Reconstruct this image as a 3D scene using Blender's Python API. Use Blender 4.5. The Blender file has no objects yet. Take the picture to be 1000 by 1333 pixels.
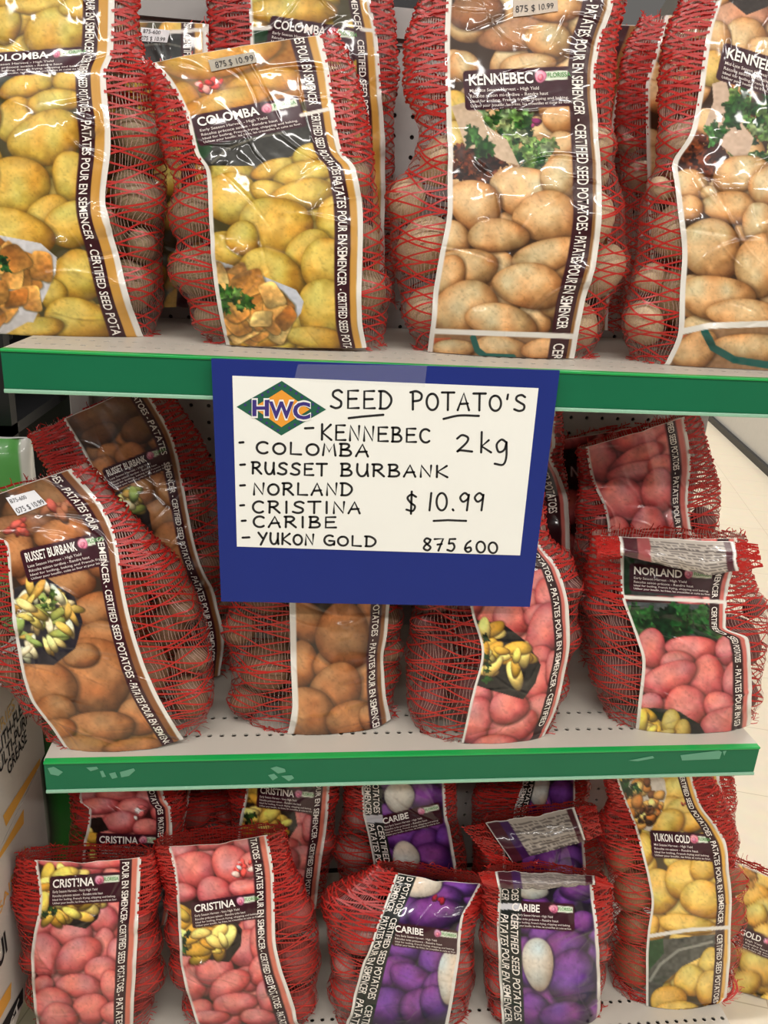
import bpy, math, random
import numpy as np
from mathutils import Matrix, Vector

C = bpy.context.scene.collection
scn = bpy.context.scene
PI = math.pi
# ------------------------------------------------------------------ camera
FPX = 1020.0                      # focal length in pixels for a 1000x1333 frame
ZM = 0.62                         # top of the middle shelf above the floor
ZT = ZM + 0.4863                  # top of the upper shelf
ZB = ZM - 0.522                   # top of the base shelf
CAM = np.array([-0.1714, -0.8205, 0.6105 + ZM])
YAW, PITCH, ROLL = 0.1284, 0.3361, 0.059
_cy, _sy, _cp, _sp = math.cos(YAW), math.sin(YAW), math.cos(PITCH), math.sin(PITCH)
FW = np.array([_sy * _cp, _cy * _cp, -_sp])
_r0 = np.array([_cy, -_sy, 0.0]); _u0 = np.cross(_r0, FW)
RT = _r0 * math.cos(ROLL) + _u0 * math.sin(ROLL)
UP = -_r0 * math.sin(ROLL) + _u0 * math.cos(ROLL)
cam_d = bpy.data.cameras.new('camera')
cam_d.sensor_fit = 'AUTO'; cam_d.sensor_width = 36.0; cam_d.lens = FPX * 36.0 / 1333.0
cam_d.clip_start = 0.02
cam = bpy.data.objects.new('camera', cam_d); C.objects.link(cam)
M = Matrix.Identity(4)
for i in range(3):
    M[i][0] = RT[i]; M[i][1] = UP[i]; M[i][2] = -FW[i]; M[i][3] = CAM[i]
cam.matrix_world = M
scn.camera = cam
# ------------------------------------------------------------------ light and exposure
scn.view_settings.view_transform = 'Standard'
scn.view_settings.look = 'None'
scn.view_settings.gamma = 1.0
scn.view_settings.use_curve_mapping = False
scn.view_settings.exposure = -0.06
w = bpy.data.worlds.new('store_ambience'); scn.world = w; w.use_nodes = True
w.node_tree.nodes['Background'].inputs[0].default_value = (1.0, 0.95, 0.89, 1)
w.node_tree.nodes['Background'].inputs[1].default_value = 0.15
def lamp(name, loc, sx, sy, power, col=(1.0, 0.965, 0.915)):
    d = bpy.data.lights.new(name, 'AREA'); d.shape = 'RECTANGLE'; d.size = sx; d.size_y = sy
    d.energy = power; d.color = col
    o = bpy.data.objects.new(name, d); C.objects.link(o); o.location = loc
    return o
for X in (-1.9, -0.3, 1.3):
    lamp('fluorescent_and_fill_light', (X, -1.15, 2.9), 1.2, 0.16, 27.5)
for X in (-1.1, 0.5, 2.1):
    lamp('fluorescent_and_fill_light', (X, -2.7, 2.9), 1.2, 0.16, 30)
for X, Y in ((1.7, 1.7), (2.1, 4.2), (2.5, 6.8)):  # fill lights added to brighten the right wall and the floor before it
    lamp('fluorescent_and_fill_light', (X, Y, 4.2), 1.2, 0.16, 95)

# ------------------------------------------------------------------ helpers: projection
def ray(x, y): return FW + RT * (x - 500.0) / FPX - UP * (y - 666.5) / FPX
def on_plane(x, y, ax, val):
    d = ray(x, y); return CAM + d * (val - CAM[ax]) / d[ax]
def project(P):
    d = np.asarray(P) - CAM; z = d @ FW
    return 500 + FPX * (d @ RT) / z, 666.5 - FPX * (d @ UP) / z
# ------------------------------------------------------------------ helpers: materials
def s2l(c):
    c = np.asarray(c, float) / 255.0
    return np.where(c <= .04045, c / 12.92, ((c + .055) / 1.055) ** 2.4)
def rgba(c): return (*[float(v) for v in s2l(c)], 1.0)
def new_mat(name):
    m = bpy.data.materials.new(name); m.use_nodes = True
    return m, m.node_tree.nodes, m.node_tree.links, m.node_tree.nodes['Principled BSDF']
def plain(name, col, rough=.5, metal=0, spec=.5, coat=0, noise=.06, scale=30, bump=0):
    m, n, l, b = new_mat(name)
    b.inputs['Roughness'].default_value = rough; b.inputs['Metallic'].default_value = metal
    b.inputs['Specular IOR Level'].default_value = spec; b.inputs['Coat Weight'].default_value = coat
    b.inputs['Coat Roughness'].default_value = .08
    tc = n.new('ShaderNodeTexCoord'); nz = n.new('ShaderNodeTexNoise'); nz.inputs['Scale'].default_value = scale
    nz.inputs['Detail'].default_value = 5
    l.new(tc.outputs['Object'], nz.inputs['Vector'])
    mx = n.new('ShaderNodeMixRGB'); c = s2l(col)
    mx.inputs[1].default_value = (*[float(min(1, v * (1 + noise))) for v in c], 1)
    mx.inputs[2].default_value = (*[float(v * (1 - noise)) for v in c], 1)
    l.new(nz.outputs['Fac'], mx.inputs[0]); l.new(mx.outputs[0], b.inputs['Base Color'])
    if bump:
        bp = n.new('ShaderNodeBump'); bp.inputs['Strength'].default_value = bump; bp.inputs['Distance'].default_value = .002
        l.new(nz.outputs['Fac'], bp.inputs['Height']); l.new(bp.outputs[0], b.inputs['Normal'])
    return m
def painted(name, rough, coat, spec=.5):
    m, n, l, b = new_mat(name)
    a = n.new('ShaderNodeAttribute'); a.attribute_name = 'print'
    l.new(a.outputs['Color'], b.inputs['Base Color'])
    b.inputs['Roughness'].default_value = rough; b.inputs['Coat Weight'].default_value = coat
    b.inputs['Coat Roughness'].default_value = .05; b.inputs['Specular IOR Level'].default_value = spec
    return m
def potato_mat(name, base, dark, scale=28):
    m, n, l, b = new_mat(name)
    tc = n.new('ShaderNodeTexCoord')
    nz = n.new('ShaderNodeTexNoise'); nz.inputs['Scale'].default_value = scale; nz.inputs['Detail'].default_value = 6
    vo = n.new('ShaderNodeTexVoronoi'); vo.inputs['Scale'].default_value = 130
    l.new(tc.outputs['Object'], nz.inputs['Vector']); l.new(tc.outputs['Object'], vo.inputs['Vector'])
    r = n.new('ShaderNodeValToRGB'); r.color_ramp.elements[0].position = .3; r.color_ramp.elements[1].position = .68
    r.color_ramp.elements[0].color = rgba(dark); r.color_ramp.elements[1].color = rgba(base)
    l.new(nz.outputs['Fac'], r.inputs[0])
    r2 = n.new('ShaderNodeValToRGB'); r2.color_ramp.elements[0].position = .05; r2.color_ramp.elements[1].position = .16
    r2.color_ramp.elements[0].color = (.45, .38, .3, 1); r2.color_ramp.elements[1].color = (1, 1, 1, 1)
    l.new(vo.outputs['Distance'], r2.inputs[0])
    mx = n.new('ShaderNodeMixRGB'); mx.blend_type = 'MULTIPLY'; mx.inputs[0].default_value = .7
    l.new(r.outputs[0], mx.inputs[1]); l.new(r2.outputs[0], mx.inputs[2]); l.new(mx.outputs[0], b.inputs['Base Color'])
    b.inputs['Roughness'].default_value = .55
    bp = n.new('ShaderNodeBump'); bp.inputs['Strength'].default_value = .25; bp.inputs['Distance'].default_value = .002
    l.new(nz.outputs['Fac'], bp.inputs['Height']); l.new(bp.outputs[0], b.inputs['Normal'])
    return m
M_FILM = painted('printed_glossy_film', .3, .6, .25)
M_PAPER = painted('printed_paper', .6, 0, .3)
M_CARD = painted('printed_carton', .7, 0, .2)
def net_mat(name, col, tr=.25):
    m, n, l, b = new_mat(name)
    b.inputs['Roughness'].default_value = .3
    nz = n.new('ShaderNodeTexNoise'); nz.inputs['Scale'].default_value = 60
    tc = n.new('ShaderNodeTexCoord'); l.new(tc.outputs['Object'], nz.inputs['Vector'])
    mx = n.new('ShaderNodeMixRGB'); c = s2l(col)
    mx.inputs[1].default_value = (*[float(v) for v in c], 1); mx.inputs[2].default_value = (*[float(v * .72) for v in c], 1)
    l.new(nz.outputs['Fac'], mx.inputs[0]); l.new(mx.outputs[0], b.inputs['Base Color'])
    t = n.new('ShaderNodeBsdfTranslucent'); l.new(mx.outputs[0], t.inputs[0])
    ms = n.new('ShaderNodeMixShader'); ms.inputs[0].default_value = tr
    l.new(b.outputs[0], ms.inputs[1]); l.new(t.outputs[0], ms.inputs[2])
    l.new(ms.outputs[0], n['Material Output'].inputs[0])
    return m
M_NET = net_mat('red_net_tape', (206, 50, 44))
M_FIL = net_mat('clear_net_filament', (196, 158, 146), .3)
M_FILR = net_mat('reddish_net_filament', (178, 78, 70), .3)
M_POT = {
    'colomba': potato_mat('colomba_skin', (160, 140, 108), (112, 92, 66)),
    'kennebec': potato_mat('kennebec_skin', (214, 192, 156), (168, 138, 102)),
    'russet': potato_mat('russet_skin', (142, 106, 78), (92, 66, 48)),
    'norland': potato_mat('norland_skin', (128, 70, 66), (80, 52, 50)),
    'cristina': potato_mat('cristina_skin', (172, 84, 76), (118, 58, 52)),
    'caribe': potato_mat('caribe_skin', (176, 138, 124), (124, 82, 84)),
    'yukon': potato_mat('yukon_skin', (172, 132, 92), (116, 80, 56)),
}
# ------------------------------------------------------------------ helpers: objects
def make_mesh(name, V, faces4=None, faces3=None, mats=(), mi4=None, mi3=None, col=None, smooth=False):
    V = np.asarray(V, np.float32).reshape(-1, 3)
    me = bpy.data.meshes.new(name)
    f4 = np.zeros((0, 4), np.int32) if faces4 is None else np.asarray(faces4, np.int32).reshape(-1, 4)
    f3 = np.zeros((0, 3), np.int32) if faces3 is None else np.asarray(faces3, np.int32).reshape(-1, 3)
    me.vertices.add(len(V)); me.vertices.foreach_set('co', V.ravel())
    nl = len(f4) * 4 + len(f3) * 3
    me.loops.add(nl); me.loops.foreach_set('vertex_index', np.concatenate([f4.ravel(), f3.ravel()]))
    me.polygons.add(len(f4) + len(f3))
    ls = np.concatenate([np.arange(len(f4)) * 4, len(f4) * 4 + np.arange(len(f3)) * 3]).astype(np.int32)
    me.polygons.foreach_set('loop_start', ls)
    mi = np.concatenate([np.zeros(len(f4), np.int32) if mi4 is None else np.asarray(mi4, np.int32),
                         np.zeros(len(f3), np.int32) if mi3 is None else np.asarray(mi3, np.int32)])
    for m in mats: me.materials.append(m)
    me.polygons.foreach_set('material_index', mi)
    me.polygons.foreach_set('use_smooth', np.full(len(mi), smooth))
    if col is not None:
        a = me.attributes.new('print', 'BYTE_COLOR', 'POINT')
        c4 = np.ones((len(V), 4), np.float32); c4[:, :3] = np.clip(col, 0, 255) / 255.0
        a.data.foreach_set('color_srgb', c4.ravel())
    me.update(calc_edges=True)
    return me
def link(name, me, parent=None, loc=None):
    o = bpy.data.objects.new(name, me); C.objects.link(o)
    if parent is not None: o.parent = parent
    if loc is not None: o.location = loc
    return o
def tag(o, label=None, cat=None, group=None, kind=None):
    if label: o['label'] = label
    if cat: o['category'] = cat
    if group: o['group'] = group
    if kind: o['kind'] = kind
    return o
class MB:
    """collects quads and triangles with a material slot and a print colour"""
    def __init__(s): s.V = []; s.Q = []; s.T = []; s.mq = []; s.mt = []; s.col = []; s.n = 0
    def add(s, V, Q=None, T=None, mi=0, col=(255, 255, 255)):
        V = np.asarray(V, float).reshape(-1, 3); k = s.n
        s.V.append(V); s.n += len(V)
        c = np.asarray(col, float)
        s.col.append(np.broadcast_to(c, (len(V), 3)) if c.ndim == 1 else c)
        if Q is not None and len(Q): s.Q.append(np.asarray(Q) + k); s.mq += [mi] * len(Q)
        if T is not None and len(T): s.T.append(np.asarray(T) + k); s.mt += [mi] * len(T)
    def box(s, lo, hi, mi=0, col=(255, 255, 255)):
        x0, y0, z0 = lo; x1, y1, z1 = hi
        V = [(x0,y0,z0),(x1,y0,z0),(x1,y1,z0),(x0,y1,z0),(x0,y0,z1),(x1,y0,z1),(x1,y1,z1),(x0,y1,z1)]
        s.add(V, [(0,3,2,1),(4,5,6,7),(0,1,5,4),(1,2,6,5),(2,3,7,6),(3,0,4,7)], mi=mi, col=col)
    def mesh(s, name, mats, colors=False, smooth=False):
        return make_mesh(name, np.concatenate(s.V), np.concatenate(s.Q) if s.Q else None, np.concatenate(s.T) if s.T else None,
                         mats, s.mq, s.mt, np.concatenate(s.col) if colors else None, smooth)
def bevel(o, w=.002, seg=2):
    m = o.modifiers.new('bevel', 'BEVEL'); m.width = w; m.segments = seg; m.limit_method = 'ANGLE'
    return o
def hole_sheet(mb, o, eu, ev, nu, nv, p, rad, th_dir, th, mi=0, mask=None):
    """a sheet of nu x nv square cells of pitch p, each with a round hole (or solid where mask says)"""
    o, eu, ev, th_dir = [np.asarray(a, float) for a in (o, eu, ev, th_dir)]
    K = 8
    ang = np.arange(K) * 2 * PI / K
    sq = np.stack([np.cos(ang), np.sin(ang)], -1)
    sq = sq / np.abs(sq).max(1, keepdims=True) * p / 2
    ci = np.stack([np.cos(ang), np.sin(ang)], -1) * rad
    for i in range(nu):
        for j in range(nv):
            c = o + eu * (i + .5) * p + ev * (j + .5) * p
            if mask is not None and not mask(i, j):
                a = [c + eu * sx * p / 2 + ev * sy * p / 2 for sx, sy in ((-1,-1),(1,-1),(1,1),(-1,1))]
                mb.add(a, [(0,1,2,3)], mi=mi); continue
            out = c + sq[:, :1] * eu + sq[:, 1:] * ev
            inn = c + ci[:, :1] * eu + ci[:, 1:] * ev
            V = np.concatenate([out, inn, inn + th_dir * th])
            Q = []
            for k in range(K):
                k2 = (k + 1) % K
                Q.append((k, k2, K + k2, K + k)); Q.append((K + k, K + k2, 2 * K + k2, 2 * K + k))
            mb.add(V, Q, mi=mi)
# ------------------------------------------------------------------ helpers: text and numpy
_text = {}
def text_tris(s, bold=0.0):
    """triangles of a line of lettering: vertices scaled to x 0..1, y with the cap height 0..1; aspect = width / cap height"""
    key = (s, bold)
    if key in _text: return _text[key]
    cu = bpy.data.curves.new('lettering', 'FONT'); cu.body = s; cu.resolution_u = 3; cu.offset = bold; cu.fill_mode = 'FRONT'
    ob = bpy.data.objects.new('lettering', cu); C.objects.link(ob)
    me = ob.to_mesh()
    if me is None or len(me.vertices) == 0:
        bpy.context.view_layer.update()
        me = ob.evaluated_get(bpy.context.evaluated_depsgraph_get()).to_mesh()
    me.calc_loop_triangles()
    V = np.zeros(len(me.vertices) * 3); me.vertices.foreach_get('co', V); V = V.reshape(-1, 3)[:, :2]
    T = np.zeros(len(me.loop_triangles) * 3, np.int32); me.loop_triangles.foreach_get('vertices', T); T = T.reshape(-1, 3)
    ob.to_mesh_clear()
    bpy.data.objects.remove(ob); bpy.data.curves.remove(cu)
    x0, x1 = V[:, 0].min(), V[:, 0].max(); cap = 0.72
    V = np.stack([(V[:, 0] - x0) / (x1 - x0), V[:, 1] / cap], -1)
    _text[key] = (V, T, (x1 - x0) / cap)
    return _text[key]
def vnoise(x, y, seed=0):
    """smooth value noise, about -1..1"""
    xi = np.floor(x).astype(np.int64); yi = np.floor(y).astype(np.int64)
    fx = x - xi; fy = y - yi; fx = fx * fx * (3 - 2 * fx); fy = fy * fy * (3 - 2 * fy)
    def h(a, b):
        n = (a * 374761393 + b * 668265263 + seed * 974634777) & 0x7fffffff
        n = ((n ^ (n >> 13)) * 1274126177) & 0x7fffffff
        return ((n ^ (n >> 16)) & 0xffff) / 32767.5 - 1
    return (h(xi, yi) * (1 - fx) + h(xi + 1, yi) * fx) * (1 - fy) + (h(xi, yi + 1) * (1 - fx) + h(xi + 1, yi + 1) * fx) * fy
def pchip(x, y, xs):
    x = np.asarray(x, float); y = np.asarray(y, float)
    h = np.diff(x); d = np.diff(y) / h; m = np.zeros_like(y)
    for i in range(1, len(x) - 1):
        if d[i - 1] * d[i] > 0:
            w1 = 2 * h[i] + h[i - 1]; w2 = h[i] + 2 * h[i - 1]
            m[i] = (w1 + w2) / (w1 / d[i - 1] + w2 / d[i])
    m[0], m[-1] = d[0], d[-1]
    i = np.clip(np.searchsorted(x, xs) - 1, 0, len(x) - 2); t = (xs - x[i]) / h[i]
    t2, t3 = t * t, t * t * t
    return (2*t3-3*t2+1)*y[i] + (t3-2*t2+t)*h[i]*m[i] + (-2*t3+3*t2)*y[i+1] + (t3-t2)*h[i]*m[i+1]
def crw(t):
    return np.stack([-.5*t+t*t-.5*t**3, 1-2.5*t*t+1.5*t**3, .5*t+2*t*t-1.5*t**3, -.5*t*t+.5*t**3], -1)
def in_poly(px, py, pts):
    r = np.zeros(px.shape, bool); n = len(pts); j = n - 1
    for i in range(n):
        xi, yi = pts[i]; xj, yj = pts[j]
        if yi != yj:
            c = ((yi > py) != (yj > py)) & (px < (xj - xi) * (py - yi) / (yj - yi) + xi)
            r ^= c
        j = i
    return r
def seg_dist(px, py, pts):
    d = np.full(px.shape, 1e9)
    for (x0, y0), (x1, y1) in zip(pts[:-1], pts[1:]):
        dx, dy = x1 - x0, y1 - y0; L = dx * dx + dy * dy + 1e-9
        t = np.clip(((px - x0) * dx + (py - y0) * dy) / L, 0, 1)
        d = np.minimum(d, np.hypot(px - x0 - t * dx, py - y0 - t * dy))
    return d
# ================================================================== the setting
M_DECK = plain('offwhite_enamelled_steel', (186, 179, 168), .45, noise=.05, scale=14)
M_PANEL = plain('grey_pegboard_enamel', (160, 156, 153), .5, noise=.04)
M_DARK = plain('black_plastic', (18, 18, 20), .45)
M_GREEN = plain('green_price_rail_plastic', (10, 100, 66), .4, spec=.3, noise=.1, scale=9)
M_LIP = plain('bright_green_rail_lip', (20, 156, 74), .35)
M_CLEARLIP = plain('pale_green_rail_lip', (138, 182, 156), .3)
M_WALL = plain('white_wall_paint', (226, 222, 214), .7)

fl, n, l, b = new_mat('beige_vinyl_floor_tiles')
tc = n.new('ShaderNodeTexCoord'); mp = n.new('ShaderNodeMapping'); mp.inputs['Rotation'].default_value = (0, 0, .32)
br = n.new('ShaderNodeTexBrick'); br.offset = 0; br.inputs['Scale'].default_value = 1.0
br.inputs['Brick Width'].default_value = .305; br.inputs['Row Height'].default_value = .305; br.inputs['Mortar Size'].default_value = .0012
br.inputs['Color1'].default_value = rgba((226, 214, 192)); br.inputs['Color2'].default_value = rgba((222, 209, 186)); br.inputs['Mortar'].default_value = rgba((190, 175, 150))
nz = n.new('ShaderNodeTexNoise'); nz.inputs['Scale'].default_value = 24; nz.inputs['Detail'].default_value = 6
mx = n.new('ShaderNodeMixRGB'); mx.blend_type = 'MULTIPLY'; mx.inputs[0].default_value = .12
l.new(tc.outputs['Object'], mp.inputs[0]); l.new(mp.outputs[0], br.inputs['Vector']); l.new(tc.outputs['Object'], nz.inputs['Vector'])
l.new(br.outputs['Color'], mx.inputs[1]); l.new(nz.outputs['Color'], mx.inputs[2]); l.new(mx.outputs[0], b.inputs['Base Color'])
b.inputs['Roughness'].default_value = .35
mb = MB(); mb.add([(-5,-4,0),(8,-4,0),(8,13,0),(-5,13,0)], [(0,1,2,3)])
tag(link('floor', mb.mesh('floor', [fl])), kind='structure')

# white side wall of the store with its thin black base strip, far to the right
P0, P1 = on_plane(925, 550, 2, 0)[:2], on_plane(1000, 620, 2, 0)[:2]
dr = (P0 - P1) / np.linalg.norm(P0 - P1); nrm = np.array([dr[1], -dr[0]])
A, B = P1 - dr * 5, P1 + dr * 9
def wall_slab(z0, z1, off, th):
    mb = MB(); q = []
    for z in (z0, z1):
        for p in (A + nrm * off, B + nrm * off, B + nrm * (off + th), A + nrm * (off + th)): q.append((*p, z))
    mb.add(q, [(0,3,2,1),(4,5,6,7),(0,1,5,4),(1,2,6,5),(2,3,7,6),(3,0,4,7)]); return mb
tag(link('wall_right', wall_slab(0, 4.6, .02, .1).mesh('wall_right', [M_WALL])), kind='structure')
tag(link('baseboard_right', wall_slab(0, .045, -.004, .024).mesh('baseboard_right', [M_DARK])), kind='structure')

# the shelving unit
SW = .457; SD = .345
def shelf(z, label, x0=-SW, x1=SW, yf=0.0, residues=()):
    root = bpy.data.objects.new('display_shelf', None); C.objects.link(root); root.location = (0, 0, z)
    tag(root, label, 'shelf', 'shelves of the display unit')
    mb = MB(); th = .022; p = .0152
    nu = int((x1 - x0) / p); p = (x1 - x0) / nu
    ys = [yf + .002, yf + .036, yf + .036 + p, yf + .075, yf + .075 + p, SD]
    for k in (0, 2, 4):
        mb.add([(x0, ys[k], 0), (x1, ys[k], 0), (x1, ys[k+1], 0), (x0, ys[k+1], 0)], [(0,1,2,3)])
    for k in (1, 3):
        hole_sheet(mb, (x0, ys[k], 0), (1,0,0), (0,1,0), nu, 1, p, .0033, (0,0,-1), .002)
    mb.box((x0, yf + .002, -th), (x1, SD, -th + .004))
    mb.box((x0, yf + .002, -th), (x0 + .002, SD, -.0005)); mb.box((x1 - .002, yf + .002, -th), (x1, SD, -.0005))
    mb.box((x0, yf + .001, -.040), (x1, yf + .003, -.0005))
    link('deck', mb.mesh('deck', [M_DECK]), root)
    mb = MB(); h = .0432
    mb.box((x0 + .001, yf - .004, -h + .004), (x1 - .001, yf, -.0022), 0)
    mb.box((x0 + .001, yf - .0055, -.0022), (x1 - .001, yf + .004, .0008), 1)
    mb.box((x0 + .001, yf - .0062, -h), (x1 - .001, yf, -h + .004), 2)
    rail = bevel(link('price_rail', mb.mesh('price_rail', [M_GREEN, M_LIP, M_CLEARLIP]), root), .0008)
    for pts in residues:
        q = [on_plane(x, y, 1, yf - .0046) for x, y in pts]
        mb = MB(); mb.add([(a[0], a[1], a[2] - z) for a in q], T=[(0, i, i + 1) for i in range(1, len(q) - 1)])
        link('tape_residue', mb.mesh('tape_residue', [M_RES]), rail)
    return root
M_RES = plain('dried_tape_residue', (92, 150, 122), .7)
shelf(ZT, 'upper metal shelf with green price rail holding yellow and beige potato bags')
shelf(ZM, 'middle metal shelf with scuffed green price rail below the blue sign',
      residues=[[(352,1000),(360,997.5),(371,1001),(372,1005),(362,1007)],[(349,1009),(357,1007),(362,1012),(355,1016)],[(366,1010),(380,1009),(383,1013),(376,1017)],
                [(62,1000),(70,998),(82,1005),(76,1010),(66,1008)],[(112,999),(126,998),(128,1001),(118,1004)],[(130,1004),(134,1003),(138,1011),(133,1012)],[(142,1007),(150,1005),(153,1012),(146,1014)],
                [(156,1005),(174,1000),(176,1003),(168,1010),(158,1012)],[(886,983),(936,977),(940,979),(937,988),(888,990)],[(941,978),(946,977),(943,984)],[(818,990),(850,984),(852,987),(830,991)]])
shelf(ZB, 'base shelf near the floor holding pink, purple and gold potato bags', x0=-.53, x1=.53, yf=-.03)
mb = MB(); mb.box((-.53, -.02, 0), (.53, -.016, ZB - .04))
tag(link('kick_plate', mb.mesh('kick_plate', [M_DECK])), 'off white kick plate closing the gap under the base shelf', 'panel')

# pegboard back and uprights
mb = MB(); p = .0254
nu, nv = 36, 54
zt = ZT + .37
hole_sheet(mb, (-SW, SD + .004, zt - nv * p), (1,0,0), (0,0,1), nu, nv, p, .0031, (0,1,0), .004)
mb.box((-SW, SD + .008, .03), (SW, SD + .012, zt), mi=1)  # black sheet standing in for the shade behind the peg holes
mb.box((-SW, SD - .006, zt), (SW, SD + .03, zt + .035))
mb.box((-SW, SD - .0, zt - .007), (SW, SD + .004, zt - .004))
tag(link('pegboard_back', mb.mesh('pegboard_back', [M_PANEL, M_DARK])), 'grey perforated pegboard standing behind all three shelves', 'panel')
for sx, lab in ((-1, 'grey steel upright post at the end beside the grease cartons'), (1, 'grey steel upright post at the end by the open floor')):
    mb = MB(); x = sx * (SW + .015)
    mb.box((x - .014, SD - .012, 0), (x + .014, SD + .03, zt + .035))
    tag(bevel(link('shelving_upright', mb.mesh('shelving_upright', [M_PANEL]))), lab, 'post', 'uprights of the display unit')

# dark goods behind and beside the unit
mb = MB(); mb.box((-.42, SD + .06, 1.49), (.1, SD + .36, 1.74)); mb.box((-.44, SD + .05, 1.74), (.12, SD + .37, 1.76))
tag(bevel(link('storage_tote', mb.mesh('storage_tote', [M_DARK])), .01), 'black lidded tote showing above the pegboard top', 'box')
mb = MB(); mb.box((-1.6, .95, 0), (-.50, .99, 1.9)); mb.box((-1.6, .6, .86), (-.66, .95, .88)); mb.box((-1.6, .6, 1.25), (-.66, .95, 1.27)); mb.box((-1.6, .6, .1), (-.66, .95, .13)); mb.box((-1.6, .6, 0), (-1.57, .95, 1.9)); mb.box((-.69, .6, 0), (-.66, .63, 1.27))
tag(link('storage_rack', mb.mesh('storage_rack', [M_DARK])), 'black rack in shadow beside the left end of the display', 'rack')
def lathe(mb, prof, c, seg=32, mi=0):
    V = []; Q = []
    for r, z in prof:
        for k in range(seg):
            a = 2 * PI * k / seg; V.append((c[0] + r * math.cos(a), c[1] + r * math.sin(a), c[2] + z))
    for i in range(len(prof) - 1):
        for k in range(seg):
            k2 = (k + 1) % seg; Q.append((i*seg+k, i*seg+k2, (i+1)*seg+k2, (i+1)*seg+k))
    mb.add(V, Q, mi=mi)
M_POTB = plain('black_nursery_pot', (30, 31, 32), .35)
for (x, y, lab) in ((-.80, .74, 'black plastic nursery pot on the dark rack, nearer the display'), (-1.03, .74, 'black plastic nursery pot on the dark rack, farther from the display')):
    mb = MB(); lathe(mb, [(0, 0), (.075, 0), (.095, .13), (.105, .13), (.105, .15), (.09, .15), (.07, .02), (0, .02)], (0, 0, 0))
    tag(link('nursery_pot', mb.mesh('nursery_pot', [M_POTB], smooth=False), loc=(x, y, .881)), lab, 'pot', 'pots on the dark rack')
# soft bags of soil at the left
M_WRAP = painted('printed_sack_film', .35, .3)
def sack(name, x0, x1, y0, y1, z0, z1, paint, label):
    H, W = 60, 60
    V = []; col = []
    for i in range(H):
        t = i / (H - 1)
        for k in range(W):
            a = 2 * PI * k / W
            ca, sa = math.cos(a), math.sin(a)
            pw = lambda v: math.copysign(abs(v) ** .6, v)
            sq = (1 - abs(2 * t - 1) ** 5) ** .5 if 0 < t < 1 else 0
            wy = .15 + .85 * sq
            px, py = pw(ca), pw(sa) * wy
            z = z0 + (z1 - z0) * t
            d = .004 * vnoise(np.array([a * 3.]), np.array([t * 9.]), 3)[0]
            V.append(((x0 + x1) / 2 + (x1 - x0) / 2 * px + d, (y0 + y1) / 2 + (y1 - y0) / 2 * py - d, z))
            col.append(paint(px, py, t))
    Q = [(i*W+k, i*W+(k+1) % W, (i+1)*W+(k+1) % W, (i+1)*W+k) for i in range(H - 1) for k in range(W)]
    mb = MB(); mb.add(V, Q, col=np.array(col))
    mb.add([V[k] for k in range(W)], T=[(0, k + 1, k) for k in range(1, W - 1)], col=(40, 110, 40))
    mb.add([V[(H-1)*W + k] for k in range(W)], T=[(0, k, k + 1) for k in range(1, W - 1)], col=(220, 220, 215))
    o = link(name, mb.mesh(name, [M_WRAP], True, True))
    return tag(o, label, 'sack')
def paint_green(px, py, t):
    if px < -.30: return (208, 208, 200)
    if px < -.22: return (40, 46, 40)
    return (34, 128, 40)
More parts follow.
